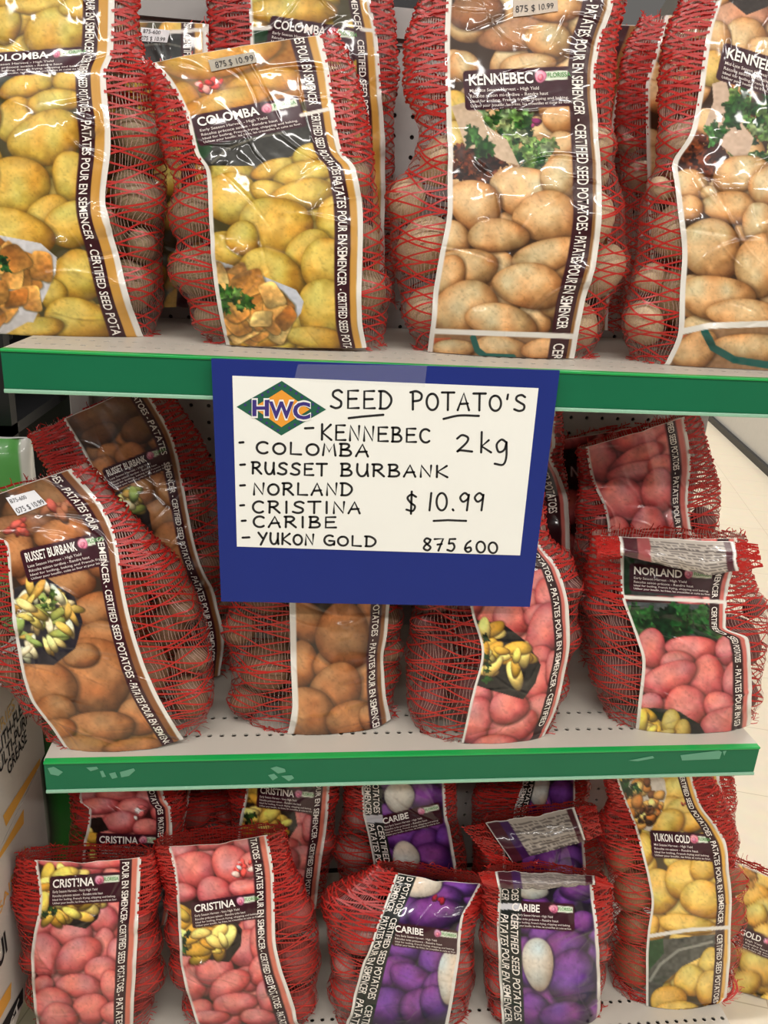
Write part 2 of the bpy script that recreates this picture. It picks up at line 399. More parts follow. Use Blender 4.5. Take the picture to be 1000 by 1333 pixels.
# ================================================================== potato bags
WHITE_CUT = dict(base=(206,202,192), hi=(228,225,216), sh=(150,140,130))
KINDS = {
 'colomba': dict(name='COLOMBA', base=(196,160,66), hi=(228,200,112), sh=(112,80,28), gap=(84,76,44), strip=(70,28,36), edge=(206,160,84),
   lines=('Early Season Harvest - High Yield', 'R\u00e9colte pr\u00e9coce saison - Rendre haut', 'Ideal for boiling, French frying, chipping and baking.', 'Utiliser pour bouillir, les frites, les croustilles et cuite au four.')),
 'kennebec': dict(name='KENNEBEC', base=(196,152,102), hi=(230,200,156), sh=(106,70,40), gap=(72,52,36), strip=(70,28,36), edge=(150,110,66),
   lines=('Mid-Late Season Harvest - High Yield', 'R\u00e9colte saison mi-tardive - Rendre haut', 'Ideal for boiling, French frying, chipping and baking.', 'Utiliser pour bouillir, les frites, les croustilles et cuite au four.')),
 'russet': dict(name='RUSSET BURBANK', base=(160,108,68), hi=(200,146,100), sh=(84,52,30), gap=(72,56,44), strip=(70,26,38), edge=(146,98,60),
   lines=('Late Season Harvest - High Yield', 'R\u00e9colte saison tardive - Rendre haut', 'Ideal for boiling, baking and French frying.', 'Utiliser pour bouillir, cuite au four et pour les frites.')),
 'norland': dict(name='NORLAND', base=(202,100,102), hi=(232,154,148), sh=(116,48,48), gap=(66,30,30), strip=(58,24,32), edge=(206,120,110),
   lines=('Early Season Harvest - High Yield', 'R\u00e9colte saison pr\u00e9coce - Rendre haut', 'Ideal for boiling, French frying, chipping and baking.', 'Utiliser pour bouillir, les frites, les croustilles et cuite au four.')),
 'cristina': dict(name='CRISTINA', base=(204,100,102), hi=(234,156,150), sh=(116,48,48), gap=(66,30,30), strip=(66,24,36), edge=(214,130,110),
   lines=('Early Season Harvest - Very High Yield', 'R\u00e9colte pr\u00e9coce saison - Rendre tr\u00e8s haut', 'Ideal for boiling, French frying, chipping and baking.', 'Utiliser pour bouillir, les frites, les croustilles et cuite au four.')),
 'caribe': dict(name='CARIBE', base=(84,38,106), hi=(146,84,168), sh=(36,16,52), gap=(30,18,40), strip=(38,44,40), edge=(108,60,120),
   lines=('Very Early Season Harvest - High Yield', 'R\u00e9colte tr\u00e8s pr\u00e9coce - Rendre haut', 'Ideal for boiling, French frying, chipping and baking.', 'Utiliser pour bouillir, les frites, les croustilles et cuite au four.')),
 'yukon': dict(name='YUKON GOLD', base=(218,178,82), hi=(240,212,128), sh=(128,88,30), gap=(88,74,50), strip=(66,30,34), edge=(222,176,90),
   lines=('Mid Season Harvest - High Yield', 'R\u00e9colte mi-saison - Rendre haut', 'Ideal for boiling, French frying and baking.', 'Utiliser pour bouillir, les frites et cuite au four.')),
}
NT = 96                                                   # points around a bag
EXPO = 2.3
def superxy(th):
    c, s = np.cos(th), np.sin(th)
    return np.sign(c) * np.abs(c) ** (2 / EXPO), np.sign(s) * np.abs(s) ** (2 / EXPO)

class Bag:
    def __init__(s, kind, rows, Yc, lean, zs, seed, fill=.62, strength=1.0):
        s.kind = kind; s.K = KINDS[kind]; s.zs = zs; s.rng = np.random.default_rng(seed); s.seed = seed; s.Yc = Yc; s.lean = lean
        R = np.array(rows, float)
        yl, yr, pl, bl, br, pr, bb = R.T
        ym = (yl + yr) / 2; t = (ym - ym[0]) / (ym[-1] - ym[0])
        s.Nr = 80; ts = np.linspace(0, 1, s.Nr)
        I = lambda a: pchip(t, a, ts)
        yl, yr, pl, bl, br, pr, bb = [I(a) for a in (yl, yr, pl, bl, br, pr, bb)]
        bb = bb / 1000.0
        s.bl, s.br = bl, br
        def on_front(x, y, b):                               # meet the leaning front plane  y = Yc - b + lean (z - zs)
            d = np.array([ray(a, c) for a, c in zip(x, y)])
            k = (Yc - b + lean * (CAM[2] - zs) - CAM[1]) / (d[:, 1] - lean * d[:, 2])
            return CAM + d * k[:, None]
        BL = on_front(bl, yl, bb); BR = on_front(br, yr, bb)
        e1 = BR - BL; e1 /= np.linalg.norm(e1, axis=1, keepdims=True)
        e2 = np.array([0, 1, 0]) - e1 * e1[:, 1:2]; e2 /= np.linalg.norm(e2, axis=1, keepdims=True)
        def along(px):
            k = (px - 500) / FPX; Aq = BL + e2 * bb[:, None] - CAM
            return (k * (Aq @ FW) - Aq @ RT) / (e1 @ RT - k * (e1 @ FW))
        xl, xr = along(pl), along(pr)
        s.a = (xr - xl) / 2; s.b = bb
        s.Cn = BL + e1 * ((xl + xr) / 2)[:, None] + e2 * bb[:, None]
        s.e1, s.e2 = e1, e2
        th = np.arange(NT) * 2 * PI / NT
        cx, cy = superxy(th)
        s.ring = s.Cn[:, None] + e1[:, None] * (s.a[:, None] * cx)[..., None] - e2[:, None] * (s.b[:, None] * cy)[..., None]
        s.ts = ts; s.fill0 = 1 - fill
        s.pack(strength)
    def pack(s, strength):
        """potatoes packed inside the bag, then the bag drawn tight over them"""
        rng = s.rng; P = []; rad = []; mats = []
        rows = np.nonzero(s.ts > s.fill0)[0]
        zmin = s.zs + .004
        for k in range(4200):
            r = rng.uniform(.029, .039) if k < 900 else (rng.uniform(.021, .028) if k < 3000 else rng.uniform(.016, .020))
            i = int(rows[int(len(rows) * rng.random())])
            if s.b[i] < r * .92: r = s.b[i] / .95
            if r < .016 or s.a[i] < r: continue
            x = rng.uniform(-1, 1) * max(1e-4, s.a[i] - r); y = rng.uniform(-1, 1) * max(1e-4, s.b[i] - r)
            if rng.random() < .6: x = np.sign(x) * max(0, s.a[i] - r) * rng.uniform(.85, 1); y = -abs(y)
            A, B = max(1e-3, s.a[i] - r * .9), max(2e-3, s.b[i] - r * .9)
            if (abs(x) / A) ** EXPO + (abs(y) / B) ** EXPO > 1.15: continue
            c = s.Cn[i] + s.e1[i] * x + s.e2[i] * y
            if c[2] - r < zmin: continue
            if P and np.any(np.linalg.norm(np.array(P) - c, axis=1) < (np.array(rad) + r) * .97): continue
            P.append(c); rad.append(r)
        s.P = np.array(P).reshape(-1, 3); s.rad = np.array(rad)
        s.pm = []
        D = s.ring - s.Cn[:, None]; R0 = np.linalg.norm(D, axis=2); Dn = D / np.maximum(R0, 1e-6)[..., None]
        fz = np.clip((s.ts - s.fill0 + .06) / .1, 0, 1)
        ex = np.zeros_like(R0)
        for c, r in zip(s.P, s.rad):
            d1 = rng.normal(size=3); d1[1] *= .3; d1 /= np.linalg.norm(d1)
            d2 = np.cross(d1, rng.normal(size=3)); d2 /= np.linalg.norm(d2); d3 = np.cross(d1, d2)
            sc = r * np.array([1.14, .96, .9]) * rng.uniform(.96, 1.04, 3)
            m = np.stack([d1, d2, d3], 1) * sc
            zext = np.sqrt((m[2] ** 2).sum())
            if c[2] - zext < s.zs + .003: c = c + np.array([0, 0, s.zs + .003 - c[2] + zext])
            for _try in range(6):
                inv = np.linalg.inv(m * 1.05)
                o = (s.Cn - c) @ inv.T; d = Dn @ inv.T
                a = (d * d).sum(-1); b = (d * o[:, None]).sum(-1); cc = (o * o).sum(-1)[:, None] - 1
                disc = b * b - a * cc
                e = np.where(disc > 0, (-b + np.sqrt(np.maximum(disc, 0))) / a, 0)
                if (e - R0).max() < .005: break
                m = m * .9
            s.pm.append((c, m))
            ex = np.maximum(ex, e)
        ex = np.where(ex > 0, ex + .0022, 0)
        base = R0 * (1 - .06 * strength * fz[:, None])
        Rr = np.minimum(np.maximum(base, ex), R0 * 1.3 + .008)
        for _ in range(3):
            p = np.pad(Rr, ((1, 1), (0, 0)), mode='edge'); Rr2 = (p[:-2] + 2 * p[1:-1] + p[2:]) / 4
            Rr2 = (np.roll(Rr2, 1, 1) + 2 * Rr2 + np.roll(Rr2, -1, 1)) / 4
            Rr = np.maximum(Rr2, np.minimum(ex, R0 * 1.3 + .008))
        s.hull = s.Cn[:, None] + Dn * Rr[..., None]
        s.hull[..., 2] = np.maximum(s.hull[..., 2], s.zs + .0015)
    def rows_at(s, rf):
        """cubic interpolation of the hull along its rows -> (len(rf), NT, 3)"""
        rf = np.clip(rf, 0, s.Nr - 1.0001); i = np.floor(rf).astype(int); w = crw(rf - i)
        return sum(s.hull[np.clip(i + k - 1, 0, s.Nr - 1)] * w[:, k, None, None] for k in range(4))
    def sample(s, rf, th):
        """hull points at arrays of row and angle"""
        sh = rf.shape; rf = np.clip(rf.ravel(), 0, s.Nr - 1.0001); j = (th.ravel() / (2 * PI) * NT)
        i = np.floor(rf).astype(int); wi = crw(rf - i); j0 = np.floor(j).astype(int); wj = crw(j - j0)
        out = 0
        for k in range(4):
            ii = np.clip(i + k - 1, 0, s.Nr - 1)
            for q in range(4): out = out + s.hull[ii, (j0 + q - 1) % NT] * (wi[:, k] * wj[:, q])[:, None]
        return out.reshape(*sh, 3)
    def angles(s, rf, px_frac):
        """angles on the front half where the bag shows at the film's fraction px_frac, for each row"""
        ring = s.rows_at(rf)
        lo, hi = -8, NT // 2 + 8
        jj = np.arange(lo, hi + 1); th = jj * 2 * PI / NT
        pts = ring[:, jj % NT]; X, _ = project(pts)
        bl = np.interp(rf, np.arange(s.Nr), s.bl); br = np.interp(rf, np.arange(s.Nr), s.br)
        out = np.zeros((len(rf), len(px_frac)))
        for k in range(len(rf)):
            a, b = int(np.argmax(X[k])), int(np.argmin(X[k]))
            if b <= a: a, b = 8, 8 + NT // 2
            x = np.maximum.accumulate(X[k][a:b + 1][::-1]) + np.arange(b - a + 1) * 1e-6
            out[k] = np.interp(bl[k] + (br[k] - bl[k]) * px_frac, x, th[a:b + 1][::-1])
        return out
    # ---------------------------------------------------------------- the printed film
    def film(s, step):
        top, bot = project(s.hull[0].mean(0))[1], project(s.hull[-1].mean(0))[1]
        H = int(np.clip(abs(bot - top) / step, 30, 640)); W = int(np.clip((s.br - s.bl).mean() / step, 20, 320))
        rf = np.linspace(0, s.Nr - 1, H); u = np.linspace(0, 1, W)
        th = s.angles(rf, u)
        P = s.sample(np.repeat(rf[:, None], W, 1), th)
        dr = np.gradient(P, axis=0); dc = np.gradient(P, axis=1)
        N = np.cross(dc, -dr); N /= np.maximum(np.linalg.norm(N, axis=2, keepdims=True), 1e-9)
        N = np.where(((N * (CAM - P)).sum(2) < 0)[..., None], -N, N)
        # folds and creases of the film
        L = np.concatenate([[0], np.cumsum(np.linalg.norm(np.diff(P[:, W // 2], axis=0), axis=1))])
        wd = np.linalg.norm(P[:, -1] - P[:, 0], axis=1).mean()
        xx = np.repeat((u * wd)[None], H, 0); yy = np.repeat(L[:, None], W, 1)
        d = .0009 * vnoise(xx * 28, yy * 34, s.seed) + .0005 * vnoise(xx * 75, yy * 60, s.seed + 5)
        rng = np.random.default_rng(s.seed + 99)
        for k in range(34):
            cx, cy = rng.uniform(0, wd), rng.uniform(0, L[-1]); a = rng.choice([rng.normal(0, .3), rng.normal(1.3, .5), rng.uniform(0, PI)])
            ln = rng.uniform(.012, .045); wdt = rng.uniform(.0012, .0032); am = rng.uniform(.0004, .0013) * rng.choice([-1, 1, 1])
            p = (xx - cx) * math.cos(a) + (yy - cy) * math.sin(a); q = -(xx - cx) * math.sin(a) + (yy - cy) * math.cos(a) + p * p * rng.uniform(-8, 8)
            d += am * np.exp(-(q / wdt) ** 2 - (p / ln) ** 2)
        edge = np.minimum(1, np.minimum(xx, wd - xx) / .006 + .25)
        s.fP = P + N * (.0026 + np.maximum(-.0012, d) * edge)[..., None]; s.fN = N
        s.fX, s.fY = project(s.fP); s.H, s.W = H, W
        s.fX = s.bl0 = np.interp(rf, np.arange(s.Nr), s.bl)[:, None] + (np.interp(rf, np.arange(s.Nr), s.br) - np.interp(rf, np.arange(s.Nr), s.bl))[:, None] * u
        s.fL = L
        s.col = np.empty((H, W, 3)); s.col[:] = s.K['gap']
        s.extra = MB()
    def uv(s, px, py):
        """where the photograph's spot (px, py) lies on the film: row, column and a flag for inside"""
        px, py = np.asarray(px, float), np.asarray(py, float)
        r = np.full(px.shape, s.H / 2.); ri = np.arange(s.H)
        XL, XR = s.fX[:, 0], s.fX[:, -1]; dy = (s.fY[-1].mean() - s.fY[0].mean()) / (s.H - 1)
        for _ in range(25):
            rc = np.clip(r, 0, s.H - 1)
            u = (px - np.interp(rc, ri, XL)) / (np.interp(rc, ri, XR) - np.interp(rc, ri, XL))
            c = np.clip(u, 0, 1) * (s.W - 1)
            y = s.bil(s.fY, rc, c) + (r - rc) * dy
            r = r + .8 * (py - y) / dy
        ok = (r >= 0) & (r <= s.H - 1) & (u >= 0) & (u <= 1)
        return np.clip(r, 0, s.H - 1), np.clip(u, 0, 1) * (s.W - 1), ok
    def bil(s, A, r, c):
        i = np.clip(np.floor(r).astype(int), 0, s.H - 2); j = np.clip(np.floor(c).astype(int), 0, s.W - 2)
        fr, fc = r - i, c - j
        if A.ndim == 3: fr, fc = fr[..., None], fc[..., None]
        return A[i, j] * (1-fr) * (1-fc) + A[i+1, j] * fr * (1-fc) + A[i, j+1] * (1-fr) * fc + A[i+1, j+1] * fr * fc
    def at(s, r, c, off): return s.bil(s.fP, r, c) + s.bil(s.fN, r, c) * off
    # ---- painting of the print
    def blend(s, m, al, c):
        s.col[m] = s.col[m] * (1 - al[..., None]) + np.asarray(c) * al[..., None]
    def spud(s, cx, cy, rx, ry, ang=0, pal=None, shape=None):
        pal = pal or s.K; base, hi, sh = [np.array(pal[k], float) for k in ('base', 'hi', 'sh')]
        R = max(rx, ry) * 1.25
        m = (np.abs(s.fX - cx) < R) & (np.abs(s.fY - cy) < R)
        if not m.any(): return
        a = math.radians(ang); dx, dy = s.fX[m] - cx, s.fY[m] - cy
        p = (dx * math.cos(a) + dy * math.sin(a)) / rx; q = (-dx * math.sin(a) + dy * math.cos(a)) / ry
        f = np.arctan2(q, p); rr = np.hypot(p, q); k1, k2, k3 = s.art.uniform(0, 6.28, 3)
        rr = rr * (1 + .05 * np.sin(2 * f + k1) + .045 * np.sin(3 * f + k2))
        if shape == 'jag': rr = rr * (1 + .20 * np.sin(4 * f + k3) + .16 * np.sin(7 * f + k1) + .12 * vnoise(dx * .5 + k1 * 5, dy * .5, 13))
        if shape == 'cut': rr = (np.abs(p) ** 5 + np.abs(q + .25 * p) ** 5) ** .2 * (1 + .05 * np.sin(3 * f + k2))
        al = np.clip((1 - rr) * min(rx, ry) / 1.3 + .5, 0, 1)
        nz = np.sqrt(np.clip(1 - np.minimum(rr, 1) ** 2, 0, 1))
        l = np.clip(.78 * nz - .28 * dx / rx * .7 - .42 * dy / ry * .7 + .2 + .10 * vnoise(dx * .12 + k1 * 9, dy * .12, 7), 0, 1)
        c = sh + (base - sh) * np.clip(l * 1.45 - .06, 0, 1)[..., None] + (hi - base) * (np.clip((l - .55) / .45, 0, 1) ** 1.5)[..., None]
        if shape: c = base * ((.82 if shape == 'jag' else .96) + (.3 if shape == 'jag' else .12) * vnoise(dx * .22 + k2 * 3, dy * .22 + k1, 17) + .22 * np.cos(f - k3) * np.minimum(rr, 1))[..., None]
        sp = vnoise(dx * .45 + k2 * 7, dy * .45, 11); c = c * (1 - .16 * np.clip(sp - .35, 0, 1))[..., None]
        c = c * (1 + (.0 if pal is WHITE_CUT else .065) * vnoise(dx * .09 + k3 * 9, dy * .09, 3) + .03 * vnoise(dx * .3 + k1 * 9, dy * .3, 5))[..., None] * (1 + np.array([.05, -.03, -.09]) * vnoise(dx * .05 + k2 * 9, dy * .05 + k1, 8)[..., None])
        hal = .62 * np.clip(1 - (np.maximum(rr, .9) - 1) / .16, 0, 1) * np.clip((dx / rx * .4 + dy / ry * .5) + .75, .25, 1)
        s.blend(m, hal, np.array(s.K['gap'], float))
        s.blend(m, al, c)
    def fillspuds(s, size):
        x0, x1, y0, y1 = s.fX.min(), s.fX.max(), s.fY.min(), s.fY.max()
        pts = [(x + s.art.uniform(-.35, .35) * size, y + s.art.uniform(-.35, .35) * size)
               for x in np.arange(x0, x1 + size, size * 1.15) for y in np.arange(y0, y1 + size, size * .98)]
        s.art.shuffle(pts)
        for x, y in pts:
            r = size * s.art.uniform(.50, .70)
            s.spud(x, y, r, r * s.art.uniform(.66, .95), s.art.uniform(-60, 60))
    def poly(s, pts, c, noise=8, soft=.9):
        xs, ys = [p[0] for p in pts], [p[1] for p in pts]
        m = (s.fX > min(xs) - 3) & (s.fX < max(xs) + 3) & (s.fY > min(ys) - 3) & (s.fY < max(ys) + 3)
        if not m.any(): return
        X, Y = s.fX[m], s.fY[m]; ins = in_poly(X, Y, pts); d = seg_dist(X, Y, list(pts) + [pts[0]])
        al = np.clip(np.where(ins, d, -d) / soft + .5, 0, 1)
        c = np.asarray(c, float) + noise * vnoise(X * .25, Y * .25, 21)[..., None]
        s.blend(m, al, c)
    def stroke(s, pts, wid, c):
        xs, ys = [p[0] for p in pts], [p[1] for p in pts]
        m = (s.fX > min(xs) - wid - 2) & (s.fX < max(xs) + wid + 2) & (s.fY > min(ys) - wid - 2) & (s.fY < max(ys) + wid + 2)
        if not m.any(): return
        s.blend(m, np.clip((wid / 2 - seg_dist(s.fX[m], s.fY[m], pts)) + .5, 0, 1), np.asarray(c, float))
    def chunks(s, pts, pals, n, size, asp=1.6):
        xs, ys = [p[0] for p in pts], [p[1] for p in pts]
        k = 0
        for _ in range(n * 6):
            x, y = s.art.uniform(min(xs), max(xs)), s.art.uniform(min(ys), max(ys))
            if not in_poly(np.array([x]), np.array([y]), pts)[0]: continue
            b = np.array(pals[s.art.integers(len(pals))], float)
            r = size * s.art.uniform(.6, 1.2)
            s.spud(x, y, r * asp, r, s.art.uniform(-90, 90), dict(base=b, hi=np.minimum(255, b * 1.2 + 12), sh=b * .55), 'jag' if pals is MEAT or all(q[1] > q[0] and q[1] > q[2] for q in pals) else ('cut' if pals is CUBES else None))
            k += 1
            if k >= n: break
    # ---- lettering, raised a hair over the film
    def letters(s, V, T, px, py, col, off):
        r, c, ok = s.uv(px, py)
        good = ok[T].all(1)
        if good.any():
            T = T[good]; used = np.unique(T); re = np.zeros(len(V), int); re[used] = np.arange(len(used))
            s.extra.add(s.at(r[used], c[used], off), T=re[T], col=col)
    def strip_text(s, t, y0, y1, uc, uh, col=(240, 232, 224), bold=.012):
        V, T, asp = text_tris(t, bold)
        y = y0 + (y1 - y0) * V[:, 0]; rr = np.arange(s.H); cc = int(uc * (s.W - 1))
        r = np.interp(y, s.fY[:, cc], rr); ok = (y > s.fY[0, cc]) & (y < s.fY[-1, cc])
        c = np.clip(uc + (V[:, 1] - .5) * uh, 0, 1) * (s.W - 1)
        good = ok[T].all(1)
        if good.any():
            T = T[good]; used = np.unique(T); re = np.zeros(len(V), int); re[used] = np.arange(len(used))
            s.extra.add(s.at(r[used], c[used], .0007), T=re[T], col=col)
    def label(s, TL, TR, BL, small=True):
        TL, TR, BL = [np.array(p, float) for p in (TL, TR, BL)]; A, B = TR - TL, BL - TL
        q = lambda a, b: TL + A * a + B * b
        r = .05
        pts = []
        asp = np.linalg.norm(A) / np.linalg.norm(B)
        for (ca, cb, a0) in ((1 - r / asp * 2, r * 2, -90), (1 - r / asp * 2, 1 - r * 2, 0), (r / asp * 2, 1 - r * 2, 90), (r / asp * 2, r * 2, 180)):
            for k in range(5):
                an = math.radians(a0 + 22.5 * k); pts.append(tuple(q(ca + math.cos(an) * r / asp * 2, cb + math.sin(an) * r * 2)))
        s.poly(pts, (72, 27, 42), 3)
        nm = s.K['name']; fr = .62 if len(nm) < 10 else .64
        def put(t, a0, a1, b0, b1, col, bold, off):
            V, T, asp = text_tris(t, bold)
            P = TL + A * (a0 + (a1 - a0) * V[:, :1]) + B * (b1 - (b1 - b0) * V[:, 1:2])
            s.letters(V, T, P[:, 0], P[:, 1], col, off)
        put(nm, .05, fr if len(nm) > 6 else .47, .10, .38, (244, 238, 232), .022, .0008)
        l0 = fr + .03 if len(nm) > 6 else .64
        plate = [q(l0 + .03, .1), q(.975, .1), q(.975, .32), q(l0 + .03, .34)]
        s.poly([tuple(p) for p in plate], (226, 234, 216), 0)
        cx, cy = q(l0 + .045, .22); hb = np.linalg.norm(B) * .15
        s.spud(cx, cy, hb, hb * 1.0, 0, dict(base=(232,150,176), hi=(246,190,206), sh=(206,110,146)))
        s.spud(cx, cy + hb * .2, hb * .45, hb * .55, 0, dict(base=(206,96,132), hi=(240,170,190), sh=(190,86,120)))
        put('FLORISSA', l0 + .11, .965, .14, .26, (92, 150, 84), .012, .0008)
        if small:
            ws = (.62, .70, .88, .90)
            bs = ((.47, .555), (.61, .695), (.745, .815), (.86, .93))
            for t, wv, (b0, b1) in zip(s.K['lines'], ws, bs): put(t, .05, .05 + wv, b0, b1, (226, 214, 208), .006, .0008)
    def dress(s, spec):
        """paint the print of this bag"""
        s.art = np.random.default_rng(s.seed + 7)
        s.film(spec.get('step', 1.15))
        s.fillspuds(spec.get('size', 34))
        for op in spec.get('art', ()):
            k = op[0]
            if k == 'e':
                pal = None
                if len(op) > 6: pal = op[6]
                s.spud(op[1], op[2], op[3], op[4], op[5] if len(op) > 5 else 0, pal)
            elif k == 'p': s.poly(op[1], op[2], op[3] if len(op) > 3 else 8)
            elif k == 's': s.stroke(op[1], op[2], op[3])
            elif k == 'c': s.chunks(*op[1:])
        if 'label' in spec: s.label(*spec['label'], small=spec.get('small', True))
        u = np.repeat(np.linspace(0, 1, s.W)[None], s.H, 0); K = s.K
        X = np.arange(s.H)[:, None] * .11
        def band(u0, u1, c):
            al = np.clip((u - u0) * s.W / 1.0 + .5, 0, 1) * np.clip((u1 - u) * s.W / 1.0 + .5, 0, 1)
            s.col[:] = s.col * (1 - al[..., None]) + np.asarray(c, float) * al[..., None]
        if s.kind == 'caribe':
            band(.02, .235, K['strip'])
            uo, ui, uh = .072, .172, .075
            for t, y0, y1 in spec.get('outer', ()): s.strip_text(t, y0, y1, uo, uh)
            for t, y0, y1 in spec.get('inner', ()): s.strip_text(t, y0, y1, ui, uh)
            for (y0, y1) in spec.get('gaps', ()):
                m = (s.fY > y0) & (s.fY < y1) & (u < .235); s.col[m] = (206, 206, 210)
        else:
            d0, d1 = spec.get('dark', (.82, .91))
            band(d1, spec.get('edge1', .965), K['edge']); band(d0, d1, K['strip'])
            for t, y0, y1 in spec.get('strip', ()): s.strip_text(t, y0, y1, (d0 + d1) / 2, (d1 - d0) * .58)
        for wl in spec.get('wlines', ()): s.stroke(wl, spec.get('wlw', 6), (226, 222, 214))
        band(-1, spec.get('lw', .028), (228, 224, 218)); band(spec.get('edge1', .965), 2, (228, 224, 218))
        s.col = 255 * (np.clip(s.col, 0, 255) / 255) ** 1.2
        s.col[:1] = (222, 216, 208)
    # ---------------------------------------------------------------- the red netting
    def netting(s, fil_mat, dens=1.0, loose=1.0):
        NRW = np.arange(s.Nr)
        thL, thR = s.angles(NRW.astype(float), np.array([.015, .985])).T
        seg = np.linalg.norm(np.diff(s.hull.mean(1), axis=0), axis=1)
        fz = np.clip((s.ts - s.fill0 + .08) / .14, 0, 1); fz = fz * fz * (3 - 2 * fz)
        spacing = (.0068 + .0058 * fz) / dens
        g = np.concatenate([[0], np.cumsum(seg / ((spacing[1:] + spacing[:-1]) / 2))]); G = g[-1]
        rng = np.random.default_rng(s.seed + 31)
        per = np.linalg.norm(np.diff(np.concatenate([s.hull, s.hull[:, :1]], 1), axis=1), axis=2).sum(1).mean()
        mb = MB()
        def ribbons(rf, w, wid, mi, ok, lift, jit=0.0):
            """rf, w: (strands, points)"""
            S, n = rf.shape
            tL, tR = np.interp(rf, NRW, thL), np.interp(rf, NRW, thR)
            th = tR - w * (tR - tL + 2 * PI)
            P = s.sample(rf, th); dP = np.gradient(P, axis=1); dP /= np.maximum(np.linalg.norm(dP, axis=2, keepdims=True), 1e-9)
            e = .04
            Pt = s.sample(rf, th + e) - s.sample(rf, th - e); Pr = s.sample(np.minimum(rf + .5, s.Nr - 1), th) - s.sample(np.maximum(rf - .5, 0), th)
            N = np.cross(Pt, Pr); N /= np.maximum(np.linalg.norm(N, axis=2, keepdims=True), 1e-9)
            Cn = np.stack([np.interp(rf, NRW, s.Cn[:, k]) for k in range(3)], -1)
            N = np.where(((N * (P - Cn)).sum(2) < 0)[..., None], -N, N)
            B = np.cross(N, dP)
            z = np.interp(rf, NRW, fz)
            if jit: lift = lift + np.abs(jit * (1.15 - z) * vnoise(w * 40 + rf * .21, rf * .9 + np.arange(S)[:, None] * 3.1, s.seed))
            P = P + N * (lift if np.ndim(lift) == 0 else lift[..., None])
            ww = (wid * (1 + (.25 if mi == 0 else .9) * (1 - z)))[..., None] / 2
            V = np.stack([P - B * ww, P + B * ww], 2).reshape(-1, 3)
            V[:, 2] = np.maximum(V[:, 2], s.zs + .0006)
            k = (np.arange(S)[:, None] * n + np.arange(n - 1)[None]) ; okq = ok[:, :-1] & ok[:, 1:]
            k = k[okq] * 2
            mb.add(V, np.stack([k, k + 1, k + 3, k + 2], 1), mi=mi)
        # clear filaments running up the bag
        nf = int(per * .62 / .0030)
        wv = (np.arange(nf) + .5) / nf
        rf = np.repeat(np.linspace(0, s.Nr - 1, 56)[None], nf, 0)
        w = wv[:, None] + .006 * vnoise(rf * .25, wv[:, None] * 60 + rf * 0, s.seed + 2) * loose
        ribbons(rf, np.clip(w, 0, 1), .00055, 1, np.ones_like(rf, bool), .0004)
        # red tapes crossing in diamonds
        climb = per * .52 * .40 / .0126
        npt = 64
        for sgn, lift in ((1, .0008), (-1, .0012)):
            ks = np.arange(-math.ceil(climb), math.ceil(G + climb)) + (0 if sgn > 0 else .5)
            w = np.repeat(np.linspace(0, 1, npt)[None], len(ks), 0)
            gg = ks[:, None] + sgn * climb * w
            gg = gg + .55 * loose * vnoise(w * 9 + ks[:, None] * 1.7, ks[:, None] * 2.3 + w * 0, s.seed + 4)
            ok = (gg >= 0) & (gg <= G)
            rf = np.interp(np.clip(gg, 0, G), g, NRW)
            ribbons(rf, w, .0020, 0, ok, lift, .004 * loose)
        # loose ends along the bottom seam and the top
        for r0, n, d in ((s.Nr - 1.0, 70, 1), (0.0, 44, -1)):
            w0 = rng.uniform(0, 1, n); tt = np.linspace(0, 1, 5)
            tL, tR = np.interp(r0, NRW, thL), np.interp(r0, NRW, thR)
            th = tR - w0 * (tR - tL + 2 * PI)
            P0 = s.sample(np.full(n, r0), th); cen = s.Cn[int(r0)]
            out = (P0 - cen); out[:, 2] = 0; out /= np.maximum(np.linalg.norm(out, axis=1, keepdims=True), 1e-6)
            if d > 0: dr = out + rng.normal(0, .5, (n, 3)); ln = rng.uniform(.004, .012, n)
            else: dr = np.array([0, 0, 1.]) + rng.normal(0, .45, (n, 3)); ln = rng.uniform(.003, .009, n)
            dr /= np.linalg.norm(dr, axis=1, keepdims=True); sd = np.cross(dr, rng.normal(size=(n, 3))); sd /= np.linalg.norm(sd, axis=1, keepdims=True)
            P = P0[:, None] + dr[:, None] * (ln[:, None] * tt)[..., None] + sd[:, None] * (ln[:, None] * .35 * tt ** 2)[..., None]
            P[..., 2] = np.maximum(P[..., 2], s.zs + .001)
            V = np.stack([P - sd[:, None] * .0006, P + sd[:, None] * .0006], 2).reshape(-1, 3)
            k = (np.arange(n)[:, None] * 5 + np.arange(4)[None]).ravel() * 2
            mb.add(V, np.stack([k, k + 1, k + 3, k + 2], 1), mi=0)
        return mb.mesh('netting', [M_NET, fil_mat], smooth=True)

# a handful of potato shapes
def potato_mesh(seed, mat):
    n1, n2 = 24, 16; V = [(0, 0, 1)]
    for i in range(1, n2):
        p = PI * i / n2
        for k in range(n1):
            a = 2 * PI * k / n1; V.append((math.sin(p) * math.cos(a), math.sin(p) * math.sin(a), math.cos(p)))
    V.append((0, 0, -1)); V = np.array(V)
    d = 1 - .05 * np.abs(vnoise(V[:, 0] * 1.4 + seed * 3, V[:, 1] * 1.4 + V[:, 2] * 1.1, seed)) - .03 * np.abs(vnoise(V[:, 2] * 2.2 + 5, V[:, 1] * 2.2, seed + 9))
    V = V * d[:, None]; Q = []; T = []
    for k in range(n1):
        k2 = (k + 1) % n1; T.append((0, 1 + k, 1 + k2)); b = 1 + (n2 - 2) * n1; T.append((len(V) - 1, b + k2, b + k))
        for i in range(n2 - 2): Q.append((1 + i*n1 + k, 1 + (i+1)*n1 + k, 1 + (i+1)*n1 + k2, 1 + i*n1 + k2))
    return make_mesh('potato', V, Q, T, [mat], smooth=True)
